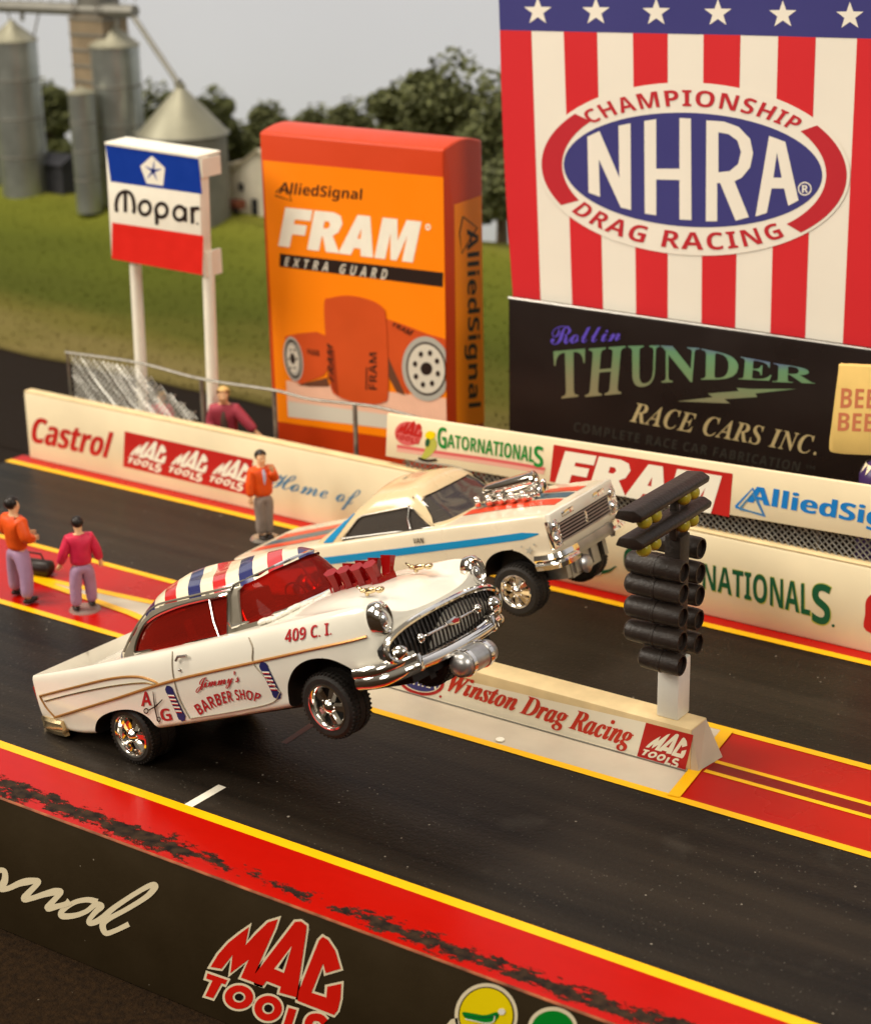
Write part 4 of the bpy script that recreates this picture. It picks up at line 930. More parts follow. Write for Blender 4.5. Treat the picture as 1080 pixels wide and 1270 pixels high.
wf = netting('mesh_fence', -22.3, -11.4, 1.55, 2.45, 30.62, 0.13, 0.017, 'wire mesh strip fence under the long advertising board', 'fence', 'wire', 0.0, None, 2)
for x in (-22.2, -19.2, -16.2, -13.2, -11.45): tube('post', [(x + 16.85, 0.06, -1.55), (x + 16.85, 0.06, 1.0)], 0.04, 'wire', wf, 6)
# rail fence of thin wire
root = tag(empty('rail_fence', (-27.0, 31.05, 0)), 'thin wire rail fence with posts in front of the orange carton', 'fence')
def R5(x, y): return on_y((x, y), 31.05) - Vector((-27.0, 31.05, 0))
rail = spline([R5(82, 437), R5(172, 450), R5(250, 470), R5(340, 484), R5(385, 495), R5(440, 501), R5(478, 507), R5(560, 530)], 6)
tube('top_rail', rail, 0.035, 'wire', root, 8)
for px, py in ((250, 470), (340, 484), (440, 501)):
    t = R5(px, py); tube('post', [(t.x, 0, 0), (t.x, 0, t.z)], 0.05, 'wire', root, 8)

# ------------------------------------------------------------------ barrier wall and advertising board
wallo = tag(box('barrier_wall', (-33.0, WY, 0.0), (5.0, WY + 0.26, 1.62), 'cream', bev=0.05), 'long cream barrier wall carrying sponsor lettering behind the far lane', 'barrier wall')
box('top_edge', (-32.98, WY + 0.01, 1.62), (5.0, WY + 0.25, 1.655), 'wood', wallo, 0.01)
WP = plane_y(WY)
c6 = Z(0, 420, 2.7); pr = Print(WP, c6)
pr.text('red_print', 'Castrol', (114, 256), (380, 314), (364, 402), (106, 346), 1, 'sans', shear=0.15, bold=0.007)
pr.poly('red_print', [(418, 310), (848, 405), (832, 525), (413, 428)], 1)
for i in range(3):
    u0, u1 = 0.035 + i * 0.325, 0.335 + i * 0.325
    q = quadmap((418, 310), (848, 405), (832, 525), (413, 428)); LK[0] = 0.13
    logo(pr, 'cream_clean', logo_map(q(u0, 0.90), q(u1, 0.90), q(u1, 0.07), q(u0, 0.07)), 2)
c24 = Z(20, 490, 2.4); pr.conv = c24
pr.text('script_blue', 'Home of', (764, 226), (1026, 282), (1016, 352), (748, 292), 1, 'script')
pr.conv = Z(740, 560, 3.176)
pr.text('dark_green', 'NATIONAL', (417, 440), (838, 524), (838, 648), (415, 538), 2, 'sans', off=0.0)
pr.text('lime_edge', 'NATIONAL', (415, 437), (841, 521), (843, 652), (418, 543), 1, 'sans')
pr.text('dark_green', 'S', (845, 516), (922, 526), (916, 690), (846, 672), 2, 'sans', off=0.0); pr.text('lime_edge', 'S', (843, 512), (926, 523), (920, 695), (844, 678), 1, 'sans')
pr.ellipse('dark_green', 929, 686, 6, 6, 0, 2, 12)
pr.text('dark_green', 'GATOR', (105, 372), (405, 436), (402, 534), (105, 470), 2, 'sans', off=0.0)
pr.ribbon('dark_green', [(-40, 430), (-10, 470), (40, 472), (75, 452)], lambda t: 22 * (1 - t) + 5, 2); pr.ellipse('grey_print', 4, 478, 14, 12, 0, 3, 14)
pr.poly('red_print', spline([(1055, 640), (1062, 580), (1110, 560), (1250, 600), (1300, 700), (1180, 740), (1058, 705)], 4, True), 1)
pr.build(wallo)

UY = 30.5
uTL, uTR, uBL = on_y((480, 513), UY), on_y((1080, 603), UY), on_y((478, 566), UY)
uBR = on_y((1080, 669), UY)
ext = lambda a, b, X: a + (b - a) * ((X - a.x) / (b.x - a.x))
ub = tag(prism('advertising_board', [uBL, ext(uBL, uBR, 4.0), ext(uTL, uTR, 4.0), uTL], (0, 0.09, 0), 'cream', bev=0.02), 'long cream advertising board mounted above the wall on wire mesh', 'advertising board')
UP = plane_y(UY); pr = Print(UP, Z(480, 500, 4.909))
LK[0] = 0.13
logo(pr, 'red_print', logo_map((42, 92), (215, 118), (215, 255), (52, 228)), 2)
pr.ellipse('pink_swoosh', 130, 185, 84, 74, 8, 1, 30)
pr.ribbon('pink_swoosh', [(60, 262), (300, 298), (560, 335), (800, 372), (960, 402)], 20, 1, True); pr.ribbon('pale_pink', [(60, 284), (300, 318), (560, 356), (800, 394), (955, 424)], 22, 1, True)
pr.text('green', 'G', (306, 140), (362, 150), (360, 282), (306, 268), 3, 'sans')
pr.text('green', 'ATORNATIONAL', (366, 186), (896, 266), (890, 362), (364, 268), 3, 'sans')
pr.text('green', 'S', (892, 256), (950, 264), (946, 396), (892, 386), 3, 'sans')
pr.ellipse('emblem_yellow', 262, 195, 32, 26, -10, 3, 18); pr.poly('lime_edge', spline([(235, 220), (290, 215), (300, 270), (250, 330), (205, 340), (232, 280)], 4, True), 2); pr.ellipse('dark_green', 245, 240, 14, 26, 10, 4, 14)
pr.ribbon('black_print', [(190, 335), (240, 350), (300, 345)], 16, 4); pr.ribbon('grey_print', [(170, 350), (260, 365), (390, 380), (520, 415)], lambda t: 14 * (1 - t) + 2, 3)
pr.conv = Z(470, 500, 1.7705)
pr.poly('red_print', [(383, 91), (776, 155), (768, 250), (374, 172)], 1)
block_word(pr, 'cream_clean', (396, 103), (752, 160), (740, 245), (386, 176), 2)
pr.conv = Z(740, 560, 3.176)
pr.text('text_blue', 'AlliedSignal', (596, 128), (1330, 260), (1322, 355), (590, 220), 2, 'sans', shear=0.05, bold=0.003)
for k, l in ((0, 2), (1, 3)):
    o = 16 * k; pr.ribbon('text_blue' if k == 0 else 'script_blue', [(545 + o, 218 + o * .5), (612, 145 + o * 1.2), (660 - o * .4, 255 - o * .4), (545 + o, 218 + o * .5)], 9, l, False)
pr.build(ub)

# ------------------------------------------------------------------ centre block with lettering
bx0, bx1, by0, by1, bh = -22.0, -12.55, 24.70, 25.22, 0.72
blk = tag(empty('centre_block', (-15, 24.95, 0)), 'low cream divider block with red lettering between the lanes', 'divider block'); inv = Matrix.Translation(-Vector(blk.location))
o = prism('block', [(bx0, by0, 0.02), (bx0, by1 + 0.12, 0.02), (bx0, by1, bh), (bx0, by0, bh)], (bx1 - bx0, 0, 0), 'wood', blk, 0.02); o.data.transform(inv)
o = prism('end_wedge', [(bx1 + 0.004, by0 + 0.01, 0.02), (bx1 + 0.42, by0 + 0.06, 0.02), (bx1 + 0.42, by1 + 0.3, 0.02), (bx1 + 0.004, by1 + 0.1, 0.02), (bx1 + 0.004, by1, bh - 0.02), (bx1 + 0.004, by0 + 0.01, bh - 0.02)], (0, 0, 0), 'grey_plate', blk) if False else None
bm = bmesh.new(); V = [bm.verts.new(inv @ Vector(p)) for p in ((bx1 + .004, by0 + .01, .02), (bx1 + .13, by0 + .04, .02), (bx1 + .22, by1 + .16, .02), (bx1 + .004, by1 + .22, .02), (bx1 + .004, by1 - .02, bh - .02), (bx1 + .004, by0 + .01, bh - .02))]
for f in ((0, 1, 5), (1, 2, 4, 5), (2, 3, 4), (0, 3, 2, 1), (0, 5, 4, 3)): bm.faces.new([V[i] for i in f])
from_bm('end_wedge', bm, 'grey_plate', blk)
c8 = Z(460, 800, 2.3478); pr = Print(plane_y(by0), c8)
pr.poly(('face_label', 'cream_clean'), [(-30, 30), (112, 66), (800, 226), (936, 262), (912, 372), (760, 332), (200, 172), (-30, 118)], 1)
pr.text('winston_red', 'Winston Drag Racing', (236, 84), (772, 238), (744, 314), (216, 146), 2, 'serifital', bold=0.003)
pr.poly('red_print', [(800, 226), (938, 262), (912, 372), (772, 330)], 2)
q = quadmap((800, 226), (938, 262), (912, 372), (772, 330)); LK[0] = 0.12
logo(pr, 'cream_clean', logo_map(q(0.08, 0.92), q(0.94, 0.92), q(0.94, 0.06), q(0.08, 0.06)), 3)
pr.ellipse('red_print', 146, 104, 68, 42, 12, 2); pr.ellipse('cream_clean', 146, 104, 58, 33, 12, 3); pr.ellipse('nhra_blue', 146, 104, 54, 30, 12, 4)
pr.text('cream_clean', 'NHRA', (98, 74), (196, 96), (190, 130), (94, 108), 5, 'sans'); pr.ellipse('red_print', 202, 150, 4, 4, 0, 2, 10)
pr.build(blk, 'lettering', inv)
o = box('joint', (bx0, by0 - 0.075, 0.02), (bx1 - 0.02, by0 - 0.05, 0.03), 'steel_grey', blk); o.data.transform(inv)
lathe('screw', [(0, 0), (0.075, 0), (0.075, 0.02), (0.05, 0.035), (0, 0.04)], 'sign_white', blk, 16, inv @ Matrix.Translation(on_z((620, 918), 0.02)), 'Z')

# ------------------------------------------------------------------ starting light tree
TXc, TYc = -13.03, 25.05
root = tag(empty('starting_light_tree', (TXc, TYc, bh)), 'black starting light tower with yellow bulbs on a white post', 'starting lights')
box('post', (-0.22, -0.2, 0), (0.16, 0.2, 1.0), 'post_white', root, 0.03)
box('mast', (-0.17, -0.16, 0.9), (0.10, 0.16, 3.05), 'black_plastic', root, 0.02)
for yy in (-0.2, 0.12): box('upright', (-0.08, yy, 3.0), (0.04, yy + 0.09, 3.85), 'black_plastic', root, 0.015)
for side, yy, zs in ((0, -0.42, (2.62, 2.27, 1.88, 1.48, 1.08)), (1, 0.52, (2.66, 2.25, 1.87, 1.46, 1.05))):
    for i, z in enumerate(zs):
        ln = 0.98 if not (side == 0 and i == 4) else 0.72
        x1 = 0.32 if side == 0 else 0.12; x0 = x1 - ln
        r = 0.178
        mw = Matrix.Translation((0, yy, z))
        h = lathe('lamp_hood', [(0, x0), (r * 0.7, x0 + 0.01), (r * 0.94, x0 + 0.06), (r, x0 + 0.16), (r, x0 + ln * 0.5), (r * 1.05, x0 + ln * 0.5 + 0.01), (r * 1.05, x0 + ln * 0.5 + 0.05), (r, x0 + ln * 0.5 + 0.06), (r * 0.99, x1 - 0.05), (r * 0.93, x1), (r * 0.80, x1), (r * 0.78, x1 - 0.06), (0, x1 - 0.08)], 'black_plastic', root, 26, mw, 'X', 30)
for z, y0, y1, tilt in ((3.80, -1.60, 0.56, 0), (3.36, -1.55, 0.66, 0)):
    bm = bmesh.new(); b_prism(bm, [(-0.26, y0, z - 0.06), (-0.17, y0 - 0.05, z + 0.1), (0.10, y0 - 0.05, z + 0.14), (0.22, y0, z + 0.06), (0.20, y0, z - 0.04), (0.05, y0, z - 0.08)], (0, y1 - y0, 0))
    o = bevel(from_bm('visor_bar', bm, 'black_plastic', root), 0.035, 2)
    for yb in (-1.28, -0.98, -0.06, 0.22):
        bm = bmesh.new(); b_ball(bm, (0.08, yb, z - 0.13), 0.122, 1, 1, 0.95, 16); from_bm('bulb', bm, 'bulb', root, True)

# ================================================================== people (small painted figures)
def skin_mesh(name, verts, edges, radii, m, parent, sub=1, root_i=0):
    me = bpy.data.meshes.new(name); me.from_pydata([tuple(v) for v in verts], edges, []); o = bpy.data.objects.new(name, me); COL.objects.link(o)
    o.modifiers.new('k', 'SKIN')
    for i, r in enumerate(radii):
        sv = me.skin_vertices[0].data[i]; sv.radius = (r, r) if not isinstance(r, tuple) else r; sv.use_root = (i == root_i)
    s = o.modifiers.new('s', 'SUBSURF'); s.levels = sub; s.render_levels = sub
    bake(o); o.data.materials.append(M[m]); o.parent = parent
    for p in o.data.polygons: p.use_smooth = True
    return o
def person(px, head_px, heading, label, pose, top, trous, hair='hair', Y=None, shirt=None, base=True):
    g = on_z(px) if Y is None else Vector((on_y(px, Y).x, Y, 0)); h = on_y(head_px, g.y).z * 1.0
    root = tag(empty('person', (g.x, g.y, 0.024)), label, 'person', 'painted figures on the drag strip'); root.rotation_euler = (0, 0, heading)
    k = h / 1.8            # figure is drawn 1.8 tall, facing -Y
    V = lambda x, y, z: Vector((x * k, y * k, z * k))
    st = pose.get('stance', 0.11); hy = pose.get('head_y', -0.02); lean = pose.get('lean', 0.0)
    hip = V(0, 0, 0.93); ch = V(0, lean * 0.6, 1.22); sh = V(0, lean, 1.42); nk = V(0, lean - 0.01, 1.50); jaw = V(0, lean + hy - 0.01, 1.59); sk = V(0, lean + hy + 0.015, 1.69); top_ = V(0, lean + hy + 0.01, 1.755)
    arms = {}
    for s, key in ((-1, 'R'), (1, 'L')):
        el, wr = pose[key]; arms[key] = [V(s * 0.19, lean, 1.39), V(s * el[0], el[1] + lean, el[2]), V(s * wr[0], wr[1] + lean, wr[2])]
    legs = {}
    for s, key in ((-1, 'r'), (1, 'l')):
        fw = pose.get('step', {}).get(key, 0.0)
        legs[key] = [V(s * 0.09, 0, 0.88), V(s * (st * 0.9), fw * 0.5 - 0.015, 0.48), V(s * st, fw, 0.09)]
    # body: one continuous skin surface with fingers
    vs, es, rs = [hip, ch, sh, nk, jaw, sk, top_], [(0, 1), (1, 2), (2, 3), (3, 4), (4, 5), (5, 6)], [0.13, 0.13, 0.11, 0.06, 0.082, 0.105, 0.06]
    def add(p, r, par): vs.append(p); rs.append(r); es.append((par, len(vs) - 1)); return len(vs) - 1
    add(V(0, lean + hy - 0.105, 1.635), 0.014, 4)
    for key, sgn in (('R', -1), ('L', 1)):
        a = add(arms[key][0], 0.06, 2); b = add(arms[key][1], 0.046, a); c = add(arms[key][2], 0.034, b)
        d = (arms[key][2] - arms[key][1]).normalized(); sd = d.cross(Vector((0, 1, 0.2))).normalized() if abs(d.y) < 0.9 else d.cross(Vector((1, 0, 0))).normalized()
        palm = add(arms[key][2] + d * 0.06 * k, 0.036, c)
        for j, ln in enumerate((0.075, 0.085, 0.08, 0.065)):
            q = arms[key][2] + d * 0.10 * k + sd * (j - 1.5) * 0.024 * k
            f0 = add(q, 0.011, palm); f1 = add(q + d * ln * 0.5 * k + Vector((0, -0.012 * k, 0)), 0.010, f0); add(q + d * ln * k + Vector((0, -0.035 * k, 0)), 0.008, f1)
        t0 = add(arms[key][2] + d * 0.05 * k + sd * -0.05 * k, 0.013, c); add(arms[key][2] + d * 0.10 * k + sd * -0.075 * k, 0.010, t0)
    for key in ('r', 'l'):
        a = add(legs[key][0], 0.085, 0); b = add(legs[key][1], 0.06, a); c = add(legs[key][2], 0.045, b); add(legs[key][2] + V(0, -0.12, -0.05), 0.036, c)
    skin_mesh('body', vs, es, [r * k for r in rs], 'skin', root)
    # jacket
    vs, es, rs = [V(0, 0.0, 0.86), V(0, 0, 1.0), ch, sh, V(0, lean, 1.47)], [(0, 1), (1, 2), (2, 3), (3, 4)], [(0.23, 0.17), (0.215, 0.16), (0.235, 0.175), (0.22, 0.15), (0.10, 0.10)]
    for key in ('R', 'L'):
        a = add(arms[key][0], 0.115, 3); b = add(arms[key][1], 0.105, a); add(arms[key][1] + (arms[key][2] - arms[key][1]) * 0.93, 0.085, b)
    skin_mesh('jacket', vs, es, [tuple(q * k for q in r) if isinstance(r, tuple) else r * k for r in rs], top, root, 2)
    if shirt:
        bm = bmesh.new(); b_ball(bm, V(0, lean * 0.7 - 0.095, 1.2), 0.1 * k, 0.75, 0.72, 2.5, 14); from_bm('shirt', bm, shirt, root, True)
    # trousers
    vs, es, rs = [V(0, 0, 0.98), V(0, 0, 0.88)], [(0, 1)], [(0.205, 0.165), (0.21, 0.17)]
    for key in ('r', 'l'):
        a = add(legs[key][0] - V(0, 0, 0.06), 0.15, 1); b = add(legs[key][1], 0.125, a); add(legs[key][2] - V(0, 0, 0.02), 0.112, b)
    skin_mesh('trousers', vs, es, [tuple(q * k for q in r) if isinstance(r, tuple) else r * k for r in rs], trous, root, 2)
    for key in ('r', 'l'):
        bm = bmesh.new(); f = legs[key][2]; b_ball(bm, Vector((f.x, f.y - 0.065 * k, 0.045 * k)), 0.07 * k, 1.0, 2.2, 0.75, 14)
        from_bm('shoe', bm, 'shoe', root, True)
    bm = bmesh.new(); c = V(0, lean + hy + 0.03, 1.70); b_ball(bm, c, 0.125 * k, 0.95, 1.05, 0.92, 18)
    bmesh.ops.delete(bm, geom=[v for v in bm.verts if v.co.z < c.z - (0.035 if v.co.y < c.y else 0.095) * k or (v.co.y < c.y - 0.05 * k and v.co.z < c.z + 0.05 * k)], context='VERTS')
    from_bm('hair', bm, hair, root, True)
    bm = bmesh.new()
    for s in (-1, 1): b_ball(bm, V(s * 0.085, lean + hy + 0.0, 1.655), 0.025 * k, 0.5, 0.8, 1.2, 8)
    from_bm('ear', bm, 'skin', root, True)
    bm = bmesh.new()
    for s in (-1, 1): b_ball(bm, V(s * 0.032, lean + hy - 0.078, 1.665), 0.011 * k, 1, 0.6, 1, 8)
    from_bm('eye', bm, 'hair', root, True)
    if base:
        lathe('base', [(0, -0.02), (0.30 * k, -0.02), (0.28 * k, 0.006), (0, 0.008)], 'clear_base', root, 24, axis='Z')
    return root
M['clear_base'] = glass('clear_base', (0.82, 0.72, 0.62), 0.1)
AWAY = math.radians(180 + 35)
person((106, 756), (90, 642), AWAY + 0.35, 'figure in crimson jacket and lilac trousers seen from behind', {'R': ((0.30, 0.03, 1.13), (0.36, -0.05, 0.88)), 'L': ((0.31, 0.02, 1.12), (0.37, -0.10, 0.88)), 'stance': 0.16, 'lean': -0.05, 'head_y': -0.05, 'step': {'l': 0.05, 'r': -0.08}}, 'jacket_red', 'lilac', base=True)
person((28, 744), (12, 616), AWAY - 0.75, 'figure in bright orange top and lilac trousers at left picture edge', {'R': ((0.33, 0.02, 1.14), (0.16, -0.24, 1.05)), 'L': ((0.33, 0.0, 1.14), (0.14, -0.26, 1.08)), 'stance': 0.24, 'lean': 0.02, 'head_y': -0.02, 'step': {'l': -0.05, 'r': 0.06}}, 'jacket_orange', 'lilac', base=False)
person((329, 668), (321, 560), math.radians(62), 'figure in open orange jacket and grey trousers beside the barrier wall', {'R': ((0.26, -0.02, 1.12), (0.27, -0.06, 0.88)), 'L': ((0.25, -0.10, 1.18), (0.13, -0.22, 1.44)), 'stance': 0.075, 'lean': 0.03}, 'jacket_orange', 'trouser_grey', shirt='shirt_blue')
person((283, 560), (271, 477), math.radians(30), 'blond figure in maroon top with one arm out behind the wall', {'R': ((0.26, 0.02, 1.12), (0.24, -0.16, 0.98)), 'L': ((0.36, -0.03, 1.20), (0.56, -0.05, 0.98)), 'stance': 0.12, 'lean': -0.12, 'head_y': -0.05}, 'maroon', 'vest', 'blond', Y=31.6, shirt='vest', base=False)
person((205, 560), (197, 487), math.radians(20), 'figure in pink top half hidden by the crumpled chain link fence', {'R': ((0.26, 0.02, 1.12), (0.24, -0.16, 0.98)), 'L': ((0.30, -0.1, 1.12), (0.42, -0.3, 1.1)), 'stance': 0.12, 'lean': 0.0}, 'pink_shirt', 'trouser_grey', 'blond', Y=32.0, base=False)
# black bag on the red paint
g = on_z((44, 712)); root = tag(empty('bag', (g.x, g.y, 0.012)), 'small black holdall lying on the red paint behind the orange figure', 'bag'); root.rotation_euler = (0, 0, 0.2)
bm = bmesh.new(); b_lathe(bm, [(0, -0.42), (0.12, -0.41), (0.17, -0.36), (0.18, 0.36), (0.12, 0.41), (0, 0.42)], 18, Matrix.Translation((0, 0, 0.16)) @ Matrix.Diagonal((1, 1, 0.9, 1)), 'X'); from_bm('holdall', bm, 'shoe', root, True)
tube('handle', [(-0.2, 0.06, 0.28), (-0.14, 0.05, 0.42), (0.14, 0.05, 0.42), (0.2, 0.06, 0.28)], 0.02, 'shoe', root, 6)

# ================================================================== cars
def carM(P, yaw, pitch):
    return Matrix.Translation(P) @ Matrix.Rotation(yaw, 4, 'Z') @ Matrix.Rotation(-pitch, 4, 'Y')
def loft_body(name, stations, m, root, sub=2):
    # stations: list of (x, [(y,z)...]) half sections from bottom centre to top centre, mirrored
    bm = bmesh.new(); rings = []
    for x, sec in stations:
        full = [(y, z) for y, z in sec] + [(-y, z) for y, z in sec[::-1] if abs(y) > 1e-6]
        if isinstance(x, tuple): raise ValueError
        rings.append([bm.verts.new((x, y, z)) for y, z in full])
    n = len(rings[0])
    for A, B in zip(rings, rings[1:]):
        for k in range(n): bm.faces.new((A[k], A[(k + 1) % n], B[(k + 1) % n], B[k]))
    h = n // 2
    for ring, rev in ((rings[0], True), (rings[-1], False)):
        # cap with quads across the car
        sec_n = len(stations[0][1])
        left = ring[:sec_n]; right = [ring[0]] + ring[sec_n:][::-1][:sec_n - 2] + [ring[sec_n - 1]]
        for k in range(sec_n - 1):
            f = [left[k], left[k + 1], right[k + 1], right[k]]
            f = [v for i, v in enumerate(f) if v not in f[:i]]
            if len(f) > 2: bm.faces.new(f)
    o = from_bm(name, bm, m, root); return subsurf(o, sub)
def interp(x, keys): return float(np.interp(x, [k[0] for k in keys], [k[1] for k in keys]))
def rings_shell(name, rings, m, root, n=72, exr=None):
    # rings: (z, x0, x1, halfwidth, exp, drop) superellipse outlines stacked upward
    bm = bmesh.new(); R = []
    for z, x0, x1, hw, ex, zc in rings:
        a, xc = (x1 - x0) / 2, (x0 + x1) / 2; ring = []
        for k in range(n):
            t = 2 * math.pi * k / n; c, s = math.cos(t), math.sin(t)
            if exr: ex_ = ex if c > 0 else exr
            else: ex_ = ex
            X = xc + a * math.copysign(abs(c) ** (2 / ex_), c); Y = hw * math.copysign(abs(s) ** (2 / ex_), s)
            ring.append(bm.verts.new((X, Y, z + zc * (1 - (abs(Y) / hw) ** 2))))
        R.append(ring)
    for A, B in zip(R, R[1:]):
        for k in range(n): bm.faces.new((A[k], A[(k + 1) % n], B[(k + 1) % n], B[k]))
    bm.faces.new(R[0][::-1]); bm.faces.new(R[-1])
    return from_bm(name, bm, m, root)
def bvh_of(o):
    me = o.data; return BVHTree.FromPolygons([v.co.copy() for v in me.vertices], [tuple(p.vertices) for p in me.polygons])
def wheel(root, x, y, z, R, wdt, rim, side, spokes=5, name='wheel'):
    wr = empty(name, (x, y, z)); wr.parent = root
    s = side; h = wdt / 2
    prof = [(rim, -h * 0.8), (rim * 1.06, -h * 0.98), (R * 0.86, -h), (R * 0.955, -h * 0.88), (R, -h * 0.62)]
    prof += [(R, -h * 0.34), (R * 0.97, -h * 0.32), (R * 0.97, -h * 0.26), (R, -h * 0.24), (R, h * 0.24), (R * 0.97, h * 0.26), (R * 0.97, h * 0.32), (R, h * 0.34)]
    prof += [(R, h * 0.62), (R * 0.955, h * 0.88), (R * 0.86, h), (rim * 1.06, h * 0.98), (rim, h * 0.8)]
    bm = bmesh.new(); b_lathe(bm, prof + [prof[0]], 56, cap=False)
    for k in range(44):                                        # tread blocks
        a = 2 * math.pi * k / 44
        for q in (-1, 1):
            mw = Matrix.Rotation(a, 4, 'Y') @ Matrix.Translation((R, q * h * 0.5, 0))
            b_box(bm, (-0.015, -h * 0.17, -0.016), (0.012, h * 0.17, 0.016), mw)
            mw = Matrix.Rotation(a, 4, 'Y') @ Matrix.Translation((R * 0.955, q * h * 0.80, 0))
            b_box(bm, (-0.02, -h * 0.1, -0.014), (0.022, h * 0.1, 0.014), mw)
    soft(from_bm('tyre', bm, 'tyre', wr), 30)
    o = s * h
    bm = bmesh.new(); b_lathe(bm, [(rim * 1.04, o * 0.86), (rim * 1.06, o * 1.0), (rim * 0.98, o * 1.03), (rim * 0.9, o * 0.9), (rim * 0.84, o * 0.35), (rim * 0.80, o * 0.1), (rim * 0.78, o * 0.05)], 48, cap=False)
    for k in range(spokes):
        a = 2 * math.pi * k / spokes + 0.3
        mw = Matrix.Rotation(a, 4, 'Y')
        w0, w1 = rim * 0.16, rim * 0.25
        P = [mw @ Vector(p) for p in ((rim * 0.16, o * 0.62, -w0), (rim * 0.92, o * 0.45, -w1), (rim * 0.92, o * 0.45, w1), (rim * 0.16, o * 0.62, w0))]
        Q = [mw @ Vector(p) for p in ((rim * 0.16, o * 0.88, -w0 * 0.5), (rim * 0.92, o * 0.72, -w1 * 0.6), (rim * 0.92, o * 0.72, w1 * 0.6), (rim * 0.16, o * 0.88, w0 * 0.5))]
        A = [bm.verts.new(p) for p in P]; B2 = [bm.verts.new(p) for p in Q]
        bm.faces.new(A); bm.faces.new(B2)
        for i in range(4): bm.faces.new((A[i], A[(i + 1) % 4], B2[(i + 1) % 4], B2[i]))
    b_lathe(bm, [(rim * 0.3, o * 0.5), (rim * 0.3, o * 0.9), (rim * 0.2, o * 1.02), (rim * 0.1, o * 1.1), (0, o * 1.12)], 20)
    for k in range(spokes):
        a = 2 * math.pi * (k + 0.5) / spokes + 0.3; b_ball(bm, (rim * 0.34 * math.cos(a), o * 0.8, rim * 0.34 * math.sin(a)), rim * 0.07, n=8)
    soft(from_bm('rim', bm, 'chrome', wr), 35)
    lathe('brake_drum', [(0, o * 0.0), (rim * 0.85, o * 0.0), (rim * 0.85, o * 0.16), (rim * 0.5, o * 0.22), (0, o * 0.22)], 'dark', wr, 30)
    return wr
def surf_cast(bvh, root):
    inv = root.matrix_world.inverted()
    o = inv @ Vector(CAM)
    def f(p, lift):
        d = (inv.to_3x3() @ Vector(ray(*p))).normalized()
        h, n, i, dist = bvh.ray_cast(o, d)
        if h is None: 
            h, n, i, dist = bvh.find_nearest(o + d * 30)
        if n.dot(d) > 0: n = -n
        return h + n * (0.004 + 0.008 * lift)
    return f
def drop(bvh, p, d, lift=0.008):
    h, n, i, dist = bvh.ray_cast(Vector(p), Vector(d))
    if h is None: return None
    if n.dot(Vector(d)) > 0: n = -n
    return h + n * lift
def patch(name, bvh, fn, nu, nv, d, m, root, lift=0.008):
    vs, ok = [], []
    for j in range(nv + 1):
        for i in range(nu + 1):
            q = drop(bvh, fn(i / nu, j / nv), d, lift); ok.append(q is not None); vs.append(q if q is not None else Vector(fn(i / nu, j / nv)))
    fs = []
    for j in range(nv):
        for i in range(nu):
            f = (j * (nu + 1) + i, j * (nu + 1) + i + 1, (j + 1) * (nu + 1) + i + 1, (j + 1) * (nu + 1) + i)
            if all(ok[k] for k in f): fs.append(f)
    return mesh(name, vs, fs, m, root, True)
def arch_cut(body, polys, ymin):
    bm = bmesh.new()
    for pts in polys:
        for y0 in (-2.4, ymin): b_prism(bm, [(x, y0, z) for x, z in pts], (0, 2.4 - ymin, 0))
    cut = from_bm('cut', bm, 'dark'); boolean(body, cut); kill(cut)
def inside(pt, poly):
    x, y = pt; c = False; n = len(poly)
    for i in range(n):
        (x0, y0), (x1, y1) = poly[i], poly[i - 1]
        if (y0 > y) != (y1 > y) and x < (x1 - x0) * (y - y0) / (y1 - y0 + 1e-12) + x0: c = not c
    return c
def grow(poly, d): return offset(poly, d)
def paint_well(body, polys, ymin):
    # faces on or inside an arch opening are the dark well
    if len(body.data.materials) < 2: body.data.materials.append(M['dark'])
    for p in body.data.polygons:
        c = p.center
        for q in polys:
            if inside((c.x, c.z), grow(q, 0.003)) and abs(c.y) > ymin - 0.02: p.material_index = 1

# ---------------- white barber-shop coupe
CP, CYAW, CPITCH = Vector((-20.025, 21.4, 0.5)), -0.056, 0.382
car = empty('toy_car', mw=carM(CP, CYAW, CPITCH)); bpy.context.view_layer.update()
tag(car, 'white toy coupe with barber stripe roof and red windows, nose raised high', 'toy car')
Wd = [(-2.05, 1.30), (-1.0, 1.37), (0, 1.40), (1.6, 1.41), (4.2, 1.41), (5.2, 1.37), (5.7, 1.30), (5.88, 1.25), (5.98, 1.08), (6.04, 0.75)]
zb = [(-2.05, 0.40), (-1.5, 0.16), (-0.9, 0.10), (0.5, 0.03), (3.9, 0.05), (4.8, 0.12), (5.5, 0.26), (5.95, 0.34), (6.06, 0.40)]
sh = [(-2.05, 1.17), (-1.0, 1.19), (0.2, 1.19), (1.2, 1.20), (1.7, 1.22), (3.2, 1.25), (3.8, 1.24), (5.0, 1.26), (5.6, 1.27), (5.95, 1.17), (6.06, 0.88)]
tp = [(-2.05, 1.27), (-1.0, 1.25), (0.3, 1.25), (1.5, 1.25), (3.2, 1.30), (4.0, 1.31), (5.0, 1.34), (5.7, 1.36), (5.95, 1.25), (6.06, 0.95)]
vl = [(-2.05, 1.02), (-1.0, 1.10), (0.2, 1.20), (1.5, 1.25), (3.3, 1.30), (4.2, 1.31), (5.2, 1.27), (5.6, 1.16), (5.85, 1.02), (6.06, 0.90)]
ce = [(-2.05, 0.98), (-1.0, 1.10), (0.0, 1.22), (1.5, 1.25), (3.4, 1.33), (3.9, 1.38), (4.6, 1.42), (5.25, 1.38), (5.6, 1.25), (5.85, 1.07), (6.06, 0.92)]
md = [(-2.05, 1.0), (-1.0, 1.11), (0.0, 1.22), (1.5, 1.25), (3.4, 1.33), (3.9, 1.37), (4.6, 1.405), (5.25, 1.37), (5.6, 1.24), (5.85, 1.06), (6.06, 0.92)]
